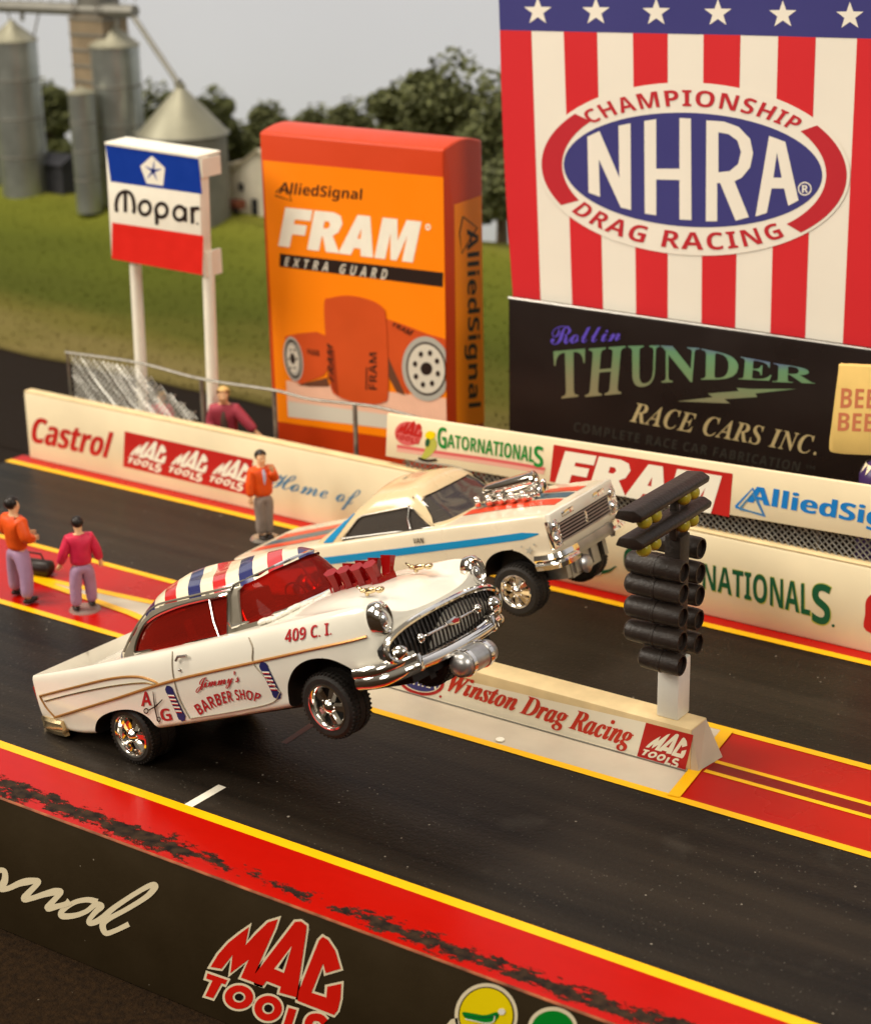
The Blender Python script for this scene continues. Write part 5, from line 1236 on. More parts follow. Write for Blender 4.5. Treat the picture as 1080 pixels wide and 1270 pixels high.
kf = [[(-2, .965), (0, .955), (1.6, .93)], [(-2, .93), (0, .90), (1.6, .86)], [(-2, .86), (0, .80), (1.6, .77)], [(-2, .79), (0, .70), (1.6, .66)]]
stn = []
for x in (-2.05, -2.035, -1.95, -1.4, -0.9, -0.3, 0.3, 0.9, 1.5, 2.2, 3.0, 3.5, 4.0, 4.5, 5.0, 5.4, 5.7, 5.88, 5.98, 6.04):
    W_, b_z = interp(x, Wd), interp(x, zb); s_, t_, v_, c_, m_ = (interp(x, k) for k in (sh, tp, vl, ce, md))
    tz = 0.82
    stn.append((x, [(0, b_z + 0.02), (W_ * 0.7, b_z), (W_ * 0.93, b_z), (W_ * 0.985, b_z + 0.09), (W_ * 0.975, b_z + 0.16), (W_, 0.55), (W_ * 0.995, 0.8), (W_ * 0.975, 1.02), (W_ * interp(x, kf[0]), s_), (W_ * interp(x, kf[1]), t_), (W_ * interp(x, kf[2]), v_ * 0.4 + t_ * 0.6), (W_ * interp(x, kf[3]), v_), (W_ * 0.35, m_), (0, c_)]))
body = loft_body('body', stn, 'white_paint', car)
archR = [(-0.80, -0.6)] + spline([(-0.80, 0.02), (-0.74, 0.20), (-0.58, 0.35), (-0.3, 0.44), (0.1, 0.47), (0.45, 0.42), (0.70, 0.27), (0.86, 0.0)], 6) + [(0.92, -0.6)]
archF = [(3.85, -0.6)] + spline([(3.87, 0.05), (3.92, 0.26), (4.04, 0.48), (4.28, 0.67), (4.6, 0.75), (4.95, 0.71), (5.22, 0.57), (5.40, 0.40), (5.62, 0.30), (5.9, 0.28)], 6) + [(6.2, 0.28), (6.2, -0.6)]
body.data.materials.append(M['dark'])
arch_cut(body, (archR, archF), 0.72)
paint_well(body, [archR, archF], 0.72); soft(body, 32)
bv = bvh_of(body)
# wheels
for y, s in ((-1.02, -1), (1.02, 1)):
    wheel(car, 0.02, y, 0.0, 0.48, 0.58, 0.34, s)
    wheel(car, 4.55, y * 1.08, 0.0, 0.50, 0.44, 0.33, s)
bm = bmesh.new(); b_tube(bm, [(0.02, -1, 0), (0.02, 1, 0)], 0.06, 10); b_tube(bm, [(4.55, -1, 0), (4.55, 1, 0)], 0.05, 10)
b_box(bm, (4.0, -0.55, -0.02), (5.95, -0.42, 0.16)); b_box(bm, (4.0, 0.42, -0.02), (5.95, 0.55, 0.16)); b_box(bm, (0.4, -0.7, -0.1), (3.9, 0.7, 0.06)); from_bm('chassis', bm, 'dark', car)
bm = bmesh.new(); b_box(bm, (5.0, -0.9, 0.05), (5.95, 0.9, 0.4)); from_bm('front_frame', bm, 'dark', car)
# greenhouse
def house(scale=1.0):
    R = [(1.10, -0.62, 3.90, 1.16, 3.7, 0.0), (1.24, -0.50, 3.87, 1.15, 3.7, 0.0), (1.42, -0.22, 3.79, 1.12, 3.8, 0.0), (1.62, 0.08, 3.68, 1.07, 3.9, 0.0), (1.80, 0.38, 3.56, 1.02, 4.0, 0.0),
         (1.905, 0.60, 3.46, 0.985, 4.0, 0.0), (1.985, 0.78, 3.36, 0.93, 3.9, 0.02), (2.06, 1.02, 3.22, 0.82, 3.7, 0.05), (2.11, 1.3, 3.0, 0.60, 3.4, 0.07), (2.125, 1.8, 2.5, 0.28, 3.0, 0.07)]
    if scale == 1.0: return R
    return [(z - 0.03 * 1 if i > 3 else z, x0 + scale, x1 - scale, hw - scale, ex, zc) for i, (z, x0, x1, hw, ex, zc) in enumerate(R)]
def roofmat():
    m = bpy.data.materials.new('barber_stripes'); m.use_nodes = True; t = m.node_tree; p = t.nodes['Principled BSDF']; p.inputs['Roughness'].default_value = 0.25; p.inputs['Coat Weight'].default_value = 0.5
    co = t.nodes.new('ShaderNodeTexCoord'); s = t.nodes.new('ShaderNodeSeparateXYZ'); t.links.new(co.outputs['Object'], s.inputs[0])
    a = t.nodes.new('ShaderNodeMath'); a.operation = 'MULTIPLY_ADD'; t.links.new(s.outputs['Y'], a.inputs[0]); a.inputs[1].default_value = 0.85; t.links.new(s.outputs['X'], a.inputs[2])
    b = t.nodes.new('ShaderNodeMath'); b.operation = 'ADD'; t.links.new(a.outputs[0], b.inputs[0]); b.inputs[1].default_value = 12 * 1.16 + 0.84 - 0.36 + 0.02
    d = t.nodes.new('ShaderNodeMath'); d.operation = 'DIVIDE'; t.links.new(b.outputs[0], d.inputs[0]); d.inputs[1].default_value = 1.16
    f = t.nodes.new('ShaderNodeMath'); f.operation = 'FRACT'; t.links.new(d.outputs[0], f.inputs[0])
    r = t.nodes.new('ShaderNodeValToRGB'); r.color_ramp.interpolation = 'CONSTANT'
    r.color_ramp.elements[0].position = 0; r.color_ramp.elements[0].color = rgb(198, 36, 34)
    r.color_ramp.elements[1].position = 0.25; r.color_ramp.elements[1].color = rgb(240, 226, 196)
    for q, cc in ((0.5, rgb(36, 40, 96)), (0.75, rgb(240, 226, 196))):
        e = r.color_ramp.elements.new(q); e.color = cc
    t.links.new(f.outputs[0], r.inputs[0]); t.links.new(r.outputs[0], p.inputs['Base Color']); return m
M['barber_stripes'] = roofmat()
roof = rings_shell('roof', house(), ['grey_paint', 'barber_stripes'], car, 144, 2.7)
bmx = bmesh.new(); bmx.from_mesh(roof.data); bmesh.ops.subdivide_edges(bmx, edges=[e for e in bmx.edges if abs(e.verts[0].co.z - e.verts[1].co.z) > 0.03], cuts=4, use_grid_fill=True); bmx.to_mesh(roof.data); bmx.free()
for p in roof.data.polygons:
    lim = float(np.interp(p.center.x, [-0.1, 0.08, 0.30, 0.62, 1.0, 1.45, 2.5, 3.1], [1.12, 1.26, 1.46, 1.68, 1.83, 1.895, 1.915, 1.90]))
    p.material_index = 1 if (p.center.z > lim or abs(p.center.y) < 0.80) else 0
roof.data.materials.append(M['seat'])
inner = rings_shell('cut', [(0.9, -0.3, 3.7, 1.06, 3.7, 0)] + [(z, x0, x1, hw, ex, zc) for z, x0, x1, hw, ex, zc in house(0.055)[1:]], 'seat', None, 144, 2.7); boolean(roof, inner); kill(inner)
win = spline([(0.50, 1.245), (0.60, 1.42), (0.80, 1.60), (1.12, 1.72), (1.6, 1.80), (2.1, 1.835), (2.9, 1.835)], 5) + [(2.93, 1.80), (2.80, 1.26), (2.74, 1.235)]
bm = bmesh.new(); b_prism(bm, [(x, -2, z) for x, z in win], (0, 4, 0)); cut = from_bm('cut', bm, 'grey_paint'); boolean(roof, cut); kill(cut)
ws = [(-1.2, 1.36), (1.2, 1.36), (1.2, 1.42)] + [(1.03, 1.6), (0.93, 1.85), (0.84, 1.92), (0.4, 1.965), (-0.4, 1.965), (-0.84, 1.92), (-0.93, 1.85), (-1.03, 1.6), (-1.2, 1.42)]
bm = bmesh.new(); b_prism(bm, [(3.10, y, z) for y, z in ws], (2, 0, 0)); cut = from_bm('cut', bm, 'grey_paint'); boolean(roof, cut); kill(cut)
rw = [(-0.85, 1.36), (0.85, 1.36), (0.72, 1.78), (-0.72, 1.78)]
bm = bmesh.new(); b_prism(bm, [(-1.4, y, z) for y, z in rw], (1.5, 0, 0)); cut = from_bm('cut', bm, 'grey_paint'); boolean(roof, cut); kill(cut)
for p in roof.data.polygons:
    if p.normal.dot(p.center - Vector((1.75, 0, 1.2))) < 0.0 and abs(p.center.y) < 1.3: p.material_index = 2
soft(roof, 40)
g = rings_shell('window_glass', [(z, x0, x1, hw, ex, zc) for z, x0, x1, hw, ex, zc in house(0.03)[1:]], 'red_glass', car, 144, 2.7); soft(g, 60)
hv = BVHTree.FromPolygons([v.co.copy() for v in g.data.vertices], [tuple(p.vertices) for p in g.data.polygons])
# bright trim around the openings
def side_pt(x, z, s, lift=0.03):
    return drop(hv, (x, s * 3, z), (0, -s, 0), lift)
for s in (-1, 1):
    pts = [side_pt(x, z, s) for x, z in win]; pts = [p for p in pts if p is not None]
    tube('window_trim', pts, 0.026, 'chrome', car, 6, True)
    vp = [side_pt(2.62, 1.24, s, 0.025), side_pt(2.56, 1.5, s, 0.025), side_pt(2.52, 1.82, s, 0.025)]
    tube('vent_post', vp, 0.02, 'chrome', car, 6)
    dr = [side_pt(x, z, s, 0.042) for x, z in spline([(0.08, 1.26), (0.30, 1.46), (0.62, 1.68), (1.0, 1.83), (1.45, 1.895), (2.5, 1.915), (3.1, 1.90)], 5)]
    tube('drip_rail', [p for p in dr if p is not None], 0.02, 'grey_paint', car, 6)
wt = []
for y, z in [(-1.06, 1.37), (-1.05, 1.45), (-1.01, 1.6), (-0.93, 1.82), (-0.86, 1.91), (-0.6, 1.95), (0, 1.975), (0.6, 1.95), (0.86, 1.91), (0.93, 1.82), (1.01, 1.6), (1.05, 1.45), (1.06, 1.37), (0.7, 1.37), (0, 1.37), (-0.7, 1.37)]:
    q = drop(hv, (6, y, z), (-1, 0, 0), 0.05)
    if q is not None: wt.append(q)
tube('windshield_trim', wt, 0.03, 'chrome', car, 6, True)
# interior
bm = bmesh.new(); b_box(bm, (0.25, -0.95, 1.12), (3.4, 0.95, 1.285)); from_bm('cabin_floor', bm, 'seat_dark', car)
for x, nm in ((1.75, 'seat'), (0.7, 'seat')): bevel(box(nm, (x - 0.12, -0.9, 1.27), (x + 0.1, 0.9, 1.58), 'seat', car), 0.06)
tube('steering_wheel', [(2.85 - 0.06 * math.sin(2 * math.pi * k / 20), 0.42 + 0.19 * math.cos(2 * math.pi * k / 20), 1.42 + 0.17 * math.sin(2 * math.pi * k / 20)) for k in range(20)], 0.018, 'seat', car, 6, True)
bevel(box('dashboard', (3.1, -0.9, 1.27), (3.42, 0.9, 1.40), 'seat_dark', car), 0.04)
tube('roll_bar', [(2.95, -0.82, 1.3), (2.9, -0.8, 1.55), (2.8, -0.76, 1.82)], 0.03, 'gold_chrome', car, 8)
# cowl lumps under the windshield
bm = bmesh.new()
for y in np.linspace(-1.0, 0.95, 30): b_ball(bm, (3.90 - 0.38 * y * y, y, 1.355 + 0.02 * math.sin(y * 9) + 0.008 * math.sin(y * 31)), 0.09, 0.9, 1.3, 0.55, 12)
from_bm('cowl', bm, 'white_paint', car, True)
# injector stacks
bm = bmesh.new()
for k in range(4):
    for s in (-1, 1):
        x = 4.12 + 0.27 * k; y = 0.2 + s * 0.13
        b_tube(bm, [(x, y, 1.36), (x + 0.02, y + s * 0.03, 1.52), (x + 0.05, y + s * 0.09, 1.70)], [0.10, 0.09, 0.115], 6)
b_box(bm, (4.0, 0.02, 1.34), (5.05, 0.38, 1.46)); o = from_bm('injector_stack', bm, 'red_plastic', car); soft(o, 40)
# hood ornaments
for y in (-0.52, 0.60):
    bm = bmesh.new(); b_ball(bm, (5.33, y, 1.40), 0.055, 2.6, 0.7, 0.9, 12); b_ball(bm, (5.52, y, 1.385), 0.06, 1.2, 1.2, 0.8, 12); b_tube(bm, [(5.2, y, 1.41), (5.1, y, 1.50)], [0.03, 0.015], 8); b_tube(bm, [(5.25, y, 1.33), (5.25, y, 1.42)], 0.03, 8); b_ball(bm, (5.2, y, 1.42), 0.045, 1.2, 1.2, 0.8, 10)
    from_bm('hood_ornament', bm, 'gold_chrome', car, True)
# headlights
for y in (-1.10, 1.06):
    hl = empty('headlight', (5.90, y, 1.09)); hl.parent = car; hl.scale = (0.92, 0.92, 0.94); hl.rotation_euler = (0, 0.06, 0.10 * (-1 if y < 0 else 1) * -1)
    lathe('bezel', [(0.20, -0.12), (0.245, -0.10), (0.26, 0.0), (0.255, 0.08), (0.215, 0.13), (0.19, 0.11), (0.17, 0.02), (0.05, -0.04), (0, -0.04)], 'chrome', hl, 36, Matrix.Diagonal((1, 0.74, 1.02, 1)), 'X')
    lathe('lens', [(0.165, 0.0), (0.15, 0.06), (0.10, 0.11), (0.05, 0.13), (0, 0.135)], 'lens', hl, 28, Matrix.Diagonal((1, 0.74, 1.0, 1)) @ Matrix.Translation((0, 0, -0.03)), 'X')
# grille
gr = empty('grille', (6.09, 0, 0.62)); gr.parent = car
def stad(hw, hh, n=44, ex=2.5):
    pts = []
    for k in range(n):
        a = 2 * math.pi * k / n; c, q = math.cos(a), math.sin(a)
        pts.append((hw * math.copysign(abs(c) ** (2 / ex), c), hh * math.copysign(abs(q) ** (2 / ex), q)))
    return pts
def fx(y): return -0.10 * (abs(y) / 1.2) ** 2.2
st = stad(1.27, 0.29)
dense = []
for (y0, z0), (y1, z1) in zip(st, st[1:] + st[:1]):
    nq = max(1, int(abs(y1 - y0) / 0.12))
    for k in range(nq): dense.append((y0 + (y1 - y0) * k / nq, z0 + (z1 - z0) * k / nq))
bm = bmesh.new(); A = [bm.verts.new((fx(y) - 0.16, y, z)) for y, z in dense]; B2 = [bm.verts.new((fx(y) - 0.012, y * 1.0, z)) for y, z in dense]; bm.faces.new(B2)
for i in range(len(A)): bm.faces.new((A[i], A[(i + 1) % len(A)], B2[(i + 1) % len(A)], B2[i]))
from_bm('backing', bm, 'dark', gr)
tube('surround', [(fx(y) + 0.03, y * 1.02, z * 1.03) for y, z in dense], 0.05, 'chrome', gr, 10, True)
bm = bmesh.new()
for k in range(27):
    y = -1.08 + 2.16 * k / 26; q = 0.27 * (1 - (abs(y) / 1.27) ** 2.5) ** 0.4; b_tube(bm, [(fx(y) - 0.015, y, -q), (fx(y) + 0.01, y, 0), (fx(y) - 0.015, y, q)], 0.017, 5)
from_bm('tooth', bm, 'black_plastic', gr)
bm = bmesh.new(); b_tube(bm, [(fx(y) + 0.04, y, 0.0) for y in np.linspace(-0.66, 0.66, 9)], 0.022, 8)
for y in (-0.66, 0.66): b_ball(bm, (fx(y) + 0.05, y, 0), 0.075, 0.8, 1, 1, 14)
from_bm('centre_bar', bm, 'chrome', gr, True)
bm = bmesh.new(); b_prism(bm, [(0.065, -0.16, 0.05), (0.065, -0.05, -0.03), (0.065, 0.14, -0.06), (0.065, 0.2, 0.02), (0.065, 0.08, 0.07)], (0.02, 0, 0)); bevel(from_bm('emblem', bm, 'chrome', gr), 0.01)
bm = bmesh.new(); b_prism(bm, [(0.087, -0.02, 0.02), (0.087, 0.03, -0.02), (0.087, 0.13, -0.03), (0.087, 0.15, 0.015), (0.087, 0.07, 0.04)], (0.006, 0, 0)); from_bm('badge', bm, 'emblem_red', gr)
# bumper with side wings, bullets and lower bar
bp = empty('front_bumper', (6.07, 0, 0.4)); bp.parent = car
def sweep(name, path, prof, m, parent):
    bm = bmesh.new(); R = []; P = [Vector(p) for p in path]
    for i, p in enumerate(P):
        d = (P[min(i + 1, len(P) - 1)] - P[max(i - 1, 0)]).normalized(); nrm = Vector((d.y, -d.x, 0)).normalized()
        R.append([bm.verts.new(p + nrm * a + Vector((0, 0, b))) for a, b in prof])
    n = len(prof)
    for A, B in zip(R, R[1:]):
        for k in range(n): bm.faces.new((A[k], A[(k + 1) % n], B[(k + 1) % n], B[k]))
    bm.faces.new(R[0][::-1]); bm.faces.new(R[-1]); return soft(from_bm(name, bm, m, parent), 50)
pw = [(-0.05, -0.16), (0.03, -0.17), (0.075, -0.12), (0.08, -0.05), (0.045, 0.0), (0.08, 0.04), (0.07, 0.11), (0.03, 0.15), (-0.05, 0.14)]
for s in (-1, 1):
    path = spline([(-0.66, 1.40, -0.03), (-0.42, 1.385, -0.04), (-0.2, 1.30, -0.04), (-0.04, 1.12, -0.03), (0.04, 0.9, -0.03)], 5)
    pth = [(x, s * y, z) for x, y, z in path]
    if s < 0: pth = pth[::-1] if False else pth
    sweep('wing', pth if s > 0 else pth[::-1], [(-a, b) for a, b in pw], 'chrome', bp)
    bm = bmesh.new(); b_lathe(bm, [(0.13, -0.1), (0.135, 0.0), (0.115, 0.08), (0.06, 0.15), (0, 0.17)], 20, Matrix.Translation((-0.06, s * 1.08, 0.16)), 'X'); soft(from_bm('bullet', bm, 'chrome', bp))
    bm = bmesh.new(); b_box(bm, (-0.05, s * 0.86 - 0.06, -0.2), (0.10, s * 0.86 + 0.06, 0.06)); bevel(from_bm('guard', bm, 'chrome', bp), 0.03)
pl_ = [(-0.05, -0.09), (0.05, -0.09), (0.085, -0.03), (0.07, 0.04), (0.02, 0.08), (-0.05, 0.07)]
sweep('lower_bar', [(fx(y) + 0.06, y, -0.09 - 0.03 * math.cos(y * 1.5)) for y in np.linspace(-0.98, 0.98, 15)][::-1][::-1], [(-a, b) for a, b in pl_] if False else pl_, 'chrome', bp)
# front tank
tk = empty('fuel_tank', (6.22, 0.14, 0.02)); tk.parent = car
lathe('shell', [(0, -0.42), (0.10, -0.41), (0.165, -0.36), (0.185, -0.28), (0.185, 0.28), (0.165, 0.36), (0.10, 0.41), (0, 0.42)], 'tank_metal', tk, 28)
for y in (-0.2, 0.2): lathe('band', [(0.185, y - 0.04), (0.202, y - 0.035), (0.202, y + 0.035), (0.185, y + 0.04)], 'chrome', tk, 28)
bm = bmesh.new(); b_tube(bm, [(-0.3, -0.2, 0.05), (0, -0.2, 0)], 0.04, 8); b_tube(bm, [(-0.3, 0.2, 0.05), (0, 0.2, 0)], 0.04, 8); from_bm('bracket', bm, 'dark', tk)
# tail end
for s in (-1, 1):
    bm = bmesh.new(); b_box(bm, (-2.09, s * 1.19 - 0.08, 0.66), (-1.98, s * 1.19 + 0.08, 1.08)); bevel(from_bm('tail_light', bm, 'taillight', car), 0.04)
rbp = empty('rear_bumper', (-2.0, 0, 0.42)); rbp.parent = car
sweep('bar', [(-0.12 + 0.0, y, 0) for y in np.linspace(1.22, -1.22, 9)], [(-0.04, -0.12), (0.05, -0.12), (0.09, -0.05), (0.06, 0.02), (0.08, 0.08), (0.03, 0.13), (-0.04, 0.12)], 'gold_chrome', rbp)
for s in (-1, 1):
    pth = spline([(0.5, s * 1.33, -0.12), (0.25, s * 1.32, -0.06), (0.02, s * 1.27, 0.0), (-0.10, s * 1.12, 0.0)], 5)
    sweep('wing', pth if s < 0 else pth[::-1], [(a * -1, b) for a, b in [(-0.04, -0.14), (0.05, -0.13), (0.085, -0.04), (0.05, 0.02), (0.07, 0.09), (0.03, 0.13), (-0.04, 0.12)]], 'gold_chrome', rbp)
# side mouldings, seams and lettering on the near side; mirrored mouldings on the far side
CAST = surf_cast(bv, car)
A_ = Z(20, 640, 3.0); B_ = Z(340, 640, 3.6)
def moulding(name, pix, r, m, mirror=True):
    P = [CAST(p, 1) for p in spline(pix, 8)]
    tube(name, P, r, m, car, 6)
    if mirror: tube(name, [(p.x, -p.y, p.z) for p in P], r, m, car, 6)
M['seam'] = mat('seam', rgb(158, 146, 126), 0.5)
M['moulding'] = mat('moulding', rgb(176, 128, 72), 0.3, 0.5)
moulding('side_trim', [A_(146, 748), A_(360, 682), A_(590, 610), A_(880, 545), A_(1080, 500), B_(200, 588), B_(330, 560), B_(415, 538)], 0.022, 'moulding')
moulding('fin_trim', [A_(92, 669), A_(200, 641), A_(350, 605), A_(450, 597), A_(510, 612), A_(535, 628)], 0.02, 'moulding')
moulding('fin_trim', [A_(110, 688), A_(220, 660), A_(360, 632), A_(470, 620), A_(520, 626)], 0.012, 'gold_chrome')
moulding('fin_trim', [A_(92, 672), A_(116, 712), A_(146, 746)], 0.016, 'moulding')
moulding('door_seam', [A_(584, 505), A_(583, 560), A_(590, 610), A_(610, 680), A_(648, 752)], 0.010, 'seam')
moulding('door_seam', [A_(868, 452), A_(882, 490), A_(884, 545), A_(930, 600), A_(985, 655)], 0.010, 'seam')
moulding('door_seam', [A_(648, 752), A_(800, 728), A_(950, 695), A_(985, 655)], 0.008, 'seam')
P = [CAST(A_(603, 538), 5), CAST(A_(612, 524), 6), CAST(A_(644, 519), 6)]; tube('door_handle', P, 0.022, 'dull_metal', car, 8)
P = CAST(A_(612, 572), 2); bm = bmesh.new(); b_ball(bm, P, 0.025, n=10); from_bm('door_lock', bm, 'dull_metal', car, True)
c8 = Z(160, 790, 5.4); pr = Print(CAST, c8); pr.fine = 30
pr.text('red_text', 'A', (92, 366), (140, 362), (156, 456), (86, 462), 1, 'sans')
pr.text('red_text', 'G', (205, 480), (270, 474), (298, 556), (226, 566), 1, 'sans')
pr.ribbon('black_print', [(168, 362), (180, 465), (196, 540), (214, 580)], lambda t: 4 + 6 * math.sin(math.pi * min(1, t * 1.2)), 2, False); pr.ribbon('black_print', [(232, 415), (185, 462), (135, 488)], lambda t: 5 + 6 * math.sin(math.pi * t), 2, False)
pr.ellipse('black_print', 122, 492, 17, 20, 0, 2, 18, inner=0.6); pr.ellipse('black_print', 206, 548, 14, 18, 0, 2, 18, inner=0.6)
def pole(x0, y0, x1, y1, wd):
    d = np.array([x1 - x0, y1 - y0], float); L = np.linalg.norm(d); d /= L; n = np.array([-d[1], d[0]]) * wd / 2; o = np.array([x0, y0], float)
    Q = lambda s, t: tuple(o + d * L * s + n * t)
    pr.poly('navy', [Q(0.0, 0.5), Q(-0.03, 0), Q(0.0, -0.5), Q(0.05, -0.9), Q(0.14, -1), Q(0.17, -0.9), Q(0.8, -0.9), Q(0.83, -1), Q(0.93, -1), Q(0.97, -0.6), Q(1.02, -0.4), Q(1.02, 0.4), Q(0.97, 0.6), Q(0.93, 1), Q(0.83, 1), Q(0.8, 0.9), Q(0.17, 0.9), Q(0.14, 1), Q(0.05, 0.9)], 1)
    for k in range(5):
        s = 0.2 + 0.115 * k
        pr.poly('sign_white', [Q(s, 0.72), Q(s + 0.06, 0.72), Q(s + 0.14, -0.72), Q(s + 0.08, -0.72)], 2)
        pr.poly('red_text', [Q(s + 0.035, 0.72), Q(s + 0.07, 0.72), Q(s + 0.15, -0.72), Q(s + 0.115, -0.72)], 2.5)
pole(262, 330, 368, 556, 50); pole(893, 172, 1006, 408, 56)
pr.text('red_text', "Jimmy's", (456, 268), (742, 222), (742, 330), (452, 376), 1, 'script', bold=0.004)
tpc = spline([(436, 458), (520, 402), (620, 368), (700, 352), (780, 350), (892, 378)], 10); btc = spline([(478, 522), (560, 478), (640, 446), (720, 424), (790, 418), (866, 434)], 10)
def wf_(u, v):
    i = u * (len(tpc) - 1); a = min(int(i), len(tpc) - 2); f = i - a
    T = np.array(tpc[a]) * (1 - f) + np.array(tpc[a + 1]) * f; Bq = np.array(btc[a]) * (1 - f) + np.array(btc[a + 1]) * f
    return tuple(Bq * (1 - v) + T * v)
pr.warp('red_text', 'BARBER SHOP', wf_, 1, 'sans', space=1.05)
pr.conv = B_
pr.text('red_text', '409 C. I.', (52, 508), (256, 474), (258, 530), (50, 566), 1, 'sans')
pr.conv = A_
pr.text('gold_chrome', 'Bel Air', (116, 690), (196, 676), (196, 696), (116, 712), 1, 'script') if False else None
pr.build(car)

# ---------------- pearl hardtop with blue and red stripes
QP, QYAW, QPITCH = Vector((-21.447, 27.74, 0.486)), 0.025, 0.285
car2 = empty('toy_car', mw=carM(QP, QYAW, QPITCH)); bpy.context.view_layer.update()
tag(car2, 'pearl white toy hardtop with blue side stripe and chrome engine through its hood', 'toy car')
Wd = [(-2.0, 1.10), (-1.0, 1.18), (0.5, 1.22), (4.2, 1.22), (5.2, 1.18), (5.4, 1.16)]
zb = [(-2.0, 0.10), (-1.2, -0.08), (0.5, -0.12), (4.0, -0.10), (4.9, -0.04), (5.4, 0.10)]
tp = [(-2.0, 0.74), (-0.5, 0.80), (0.6, 0.86), (3.2, 0.92), (5.2, 0.93), (5.4, 0.90)]
ce = [(-2.0, 0.72), (-0.5, 0.80), (0.6, 0.88), (3.2, 0.95), (4.3, 1.0), (5.2, 0.97), (5.4, 0.93)]
stn = []
for x in (-2.0, -1.95, -1.3, -0.6, 0.1, 0.8, 1.6, 2.5, 3.2, 3.8, 4.4, 4.9, 5.2, 5.38, 5.42):
    W_, b_z, t_, c_ = (interp(x, k) for k in (Wd, zb, tp, ce))
    stn.append((x, [(0, b_z), (W_ * 0.8, b_z), (W_ * 0.95, b_z + 0.01), (W_ * 0.985, b_z + 0.1), (W_, 0.35), (W_, 0.55), (W_ * 0.995, 0.58), (W_ * 0.965, t_ - 0.08), (W_ * 0.94, t_ - 0.01), (W_ * 0.90, t_ + 0.005), (W_ * 0.6, (t_ + c_) / 2), (W_ * 0.3, c_), (0, c_)]))
body2 = loft_body('body', stn, 'pearl_paint', car2)
a1 = [(-0.6, -0.6), (-0.55, 0.1), (-0.3, 0.32), (0.2, 0.36), (0.5, 0.2), (0.62, -0.6)]
a2 = [(3.84, -0.7)] + spline([(3.86, -0.15), (3.92, 0.04), (4.06, 0.25), (4.3, 0.37), (4.6, 0.38), (4.82, 0.28), (4.98, 0.08), (5.05, -0.12)], 6) + [(5.08, -0.7)]
body2.data.materials.append(M['dark'])
arch_cut(body2, (a1, a2), 0.6)
paint_well(body2, [a1, a2], 0.6); soft(body2, 32)
bv2 = bvh_of(body2)
for y, s in ((-0.92, -1), (0.92, 1)):
    wheel(car2, 0.0, y, 0.0, 0.48, 0.56, 0.33, s); wheel(car2, 4.5, y * 1.12, -0.36 if s < 0 else -0.42, 0.47, 0.42, 0.29, s, 8)
bm = bmesh.new(); b_tube(bm, [(0, -1, 0), (0, 1, 0)], 0.06, 10); b_tube(bm, [(4.5, -1.1, -0.36), (4.5, 1.1, -0.42)], 0.06, 10)
b_box(bm, (0.4, -0.6, -0.2), (4.2, 0.6, -0.05)); from_bm('chassis', bm, 'dark', car2)
def house2(d=0.0):
    R = [(0.80, 0.0, 3.38, 1.13, 6, 0), (0.90, 0.15, 3.32, 1.11, 6, 0), (1.10, 0.62, 3.14, 1.05, 6, 0), (1.30, 1.05, 2.93, 0.98, 6, 0), (1.46, 1.32, 2.78, 0.90, 5, 0), (1.55, 1.45, 2.68, 0.82, 4.5, 0.02), (1.615, 1.6, 2.5, 0.66, 4, 0.05), (1.64, 1.8, 2.3, 0.36, 3.5, 0.05)]
    return R if d == 0 else [(z - (d * 0.6 if i > 3 else 0), x0 + d, x1 - d, hw - d, ex, zc) for i, (z, x0, x1, hw, ex, zc) in enumerate(R)]
roof2 = rings_shell('roof', house2(), 'pearl_warm_reflect', car2)
inner = rings_shell('cut', [(0.6, 0.3, 3.2, 1.03, 6, 0)] + house2(0.05)[1:], 'dark', None); boolean(roof2, inner); kill(inner)
w2 = [(0.88, 0.855), (1.02, 0.99), (1.30, 1.215), (1.42, 1.26), (2.45, 1.315), (2.58, 1.27), (3.0, 0.875)]
bm = bmesh.new(); b_prism(bm, [(x, -2, z) for x, z in w2], (0, 4, 0)); cut = from_bm('cut', bm, 'dark'); boolean(roof2, cut); kill(cut)
wsp = [(-1.03, 0.97), (1.03, 0.97), (0.84, 1.44), (-0.84, 1.44)]
bm = bmesh.new(); b_prism(bm, [(2.72, y, z) for y, z in wsp], (2, 0, 0)); cut = from_bm('cut', bm, 'dark'); boolean(roof2, cut); kill(cut)
bm = bmesh.new(); b_prism(bm, [(-1, y * 0.9, z) for y, z in [(-1.0, 1.0), (1.0, 1.0), (0.84, 1.38), (-0.84, 1.38)]], (2.0, 0, 0)); cut = from_bm('cut', bm, 'dark'); boolean(roof2, cut); kill(cut)
roof2.data.materials.append(M['dark'])
for p in roof2.data.polygons:
    if p.normal.dot(p.center - Vector((1.9, 0, 0.9))) < 0.02: p.material_index = 1
soft(roof2, 40)
g2 = rings_shell('window_glass', house2(0.028)[1:], 'smoke_glass', car2); soft(g2, 60)
hv2 = BVHTree.FromPolygons([v.co.copy() for v in g2.data.vertices], [tuple(p.vertices) for p in g2.data.polygons])
def sp2(x, z, s, l=0.03): return drop(hv2, (x, s * 3, z), (0, -s, 0), l)
for s in (-1, 1):
    P = [sp2(x, max(z, 0.905), s) for x, z in w2] if s < 0 else []
    if P: tube('window_trim', [p for p in P if p], 0.011, 'dull_metal', car2, 6, True)
    P = [sp2(2.50, 1.33, s), sp2(2.46, 1.12, s), sp2(2.50, 0.93, s)]; tube('vent_post', [p for p in P if p], 0.022, 'chrome', car2, 6)
P = [drop(hv2, (6, y, z), (-1, 0, 0), 0.03) for y, z in wsp]; tube('windshield_trim', [p for p in P if p], 0.018, 'chrome', car2, 6, True)
bm = bmesh.new(); b_box(bm, (0.6, -0.98, 0.7), (3.1, 0.98, 0.92)); from_bm('cabin_floor', bm, 'dark', car2)
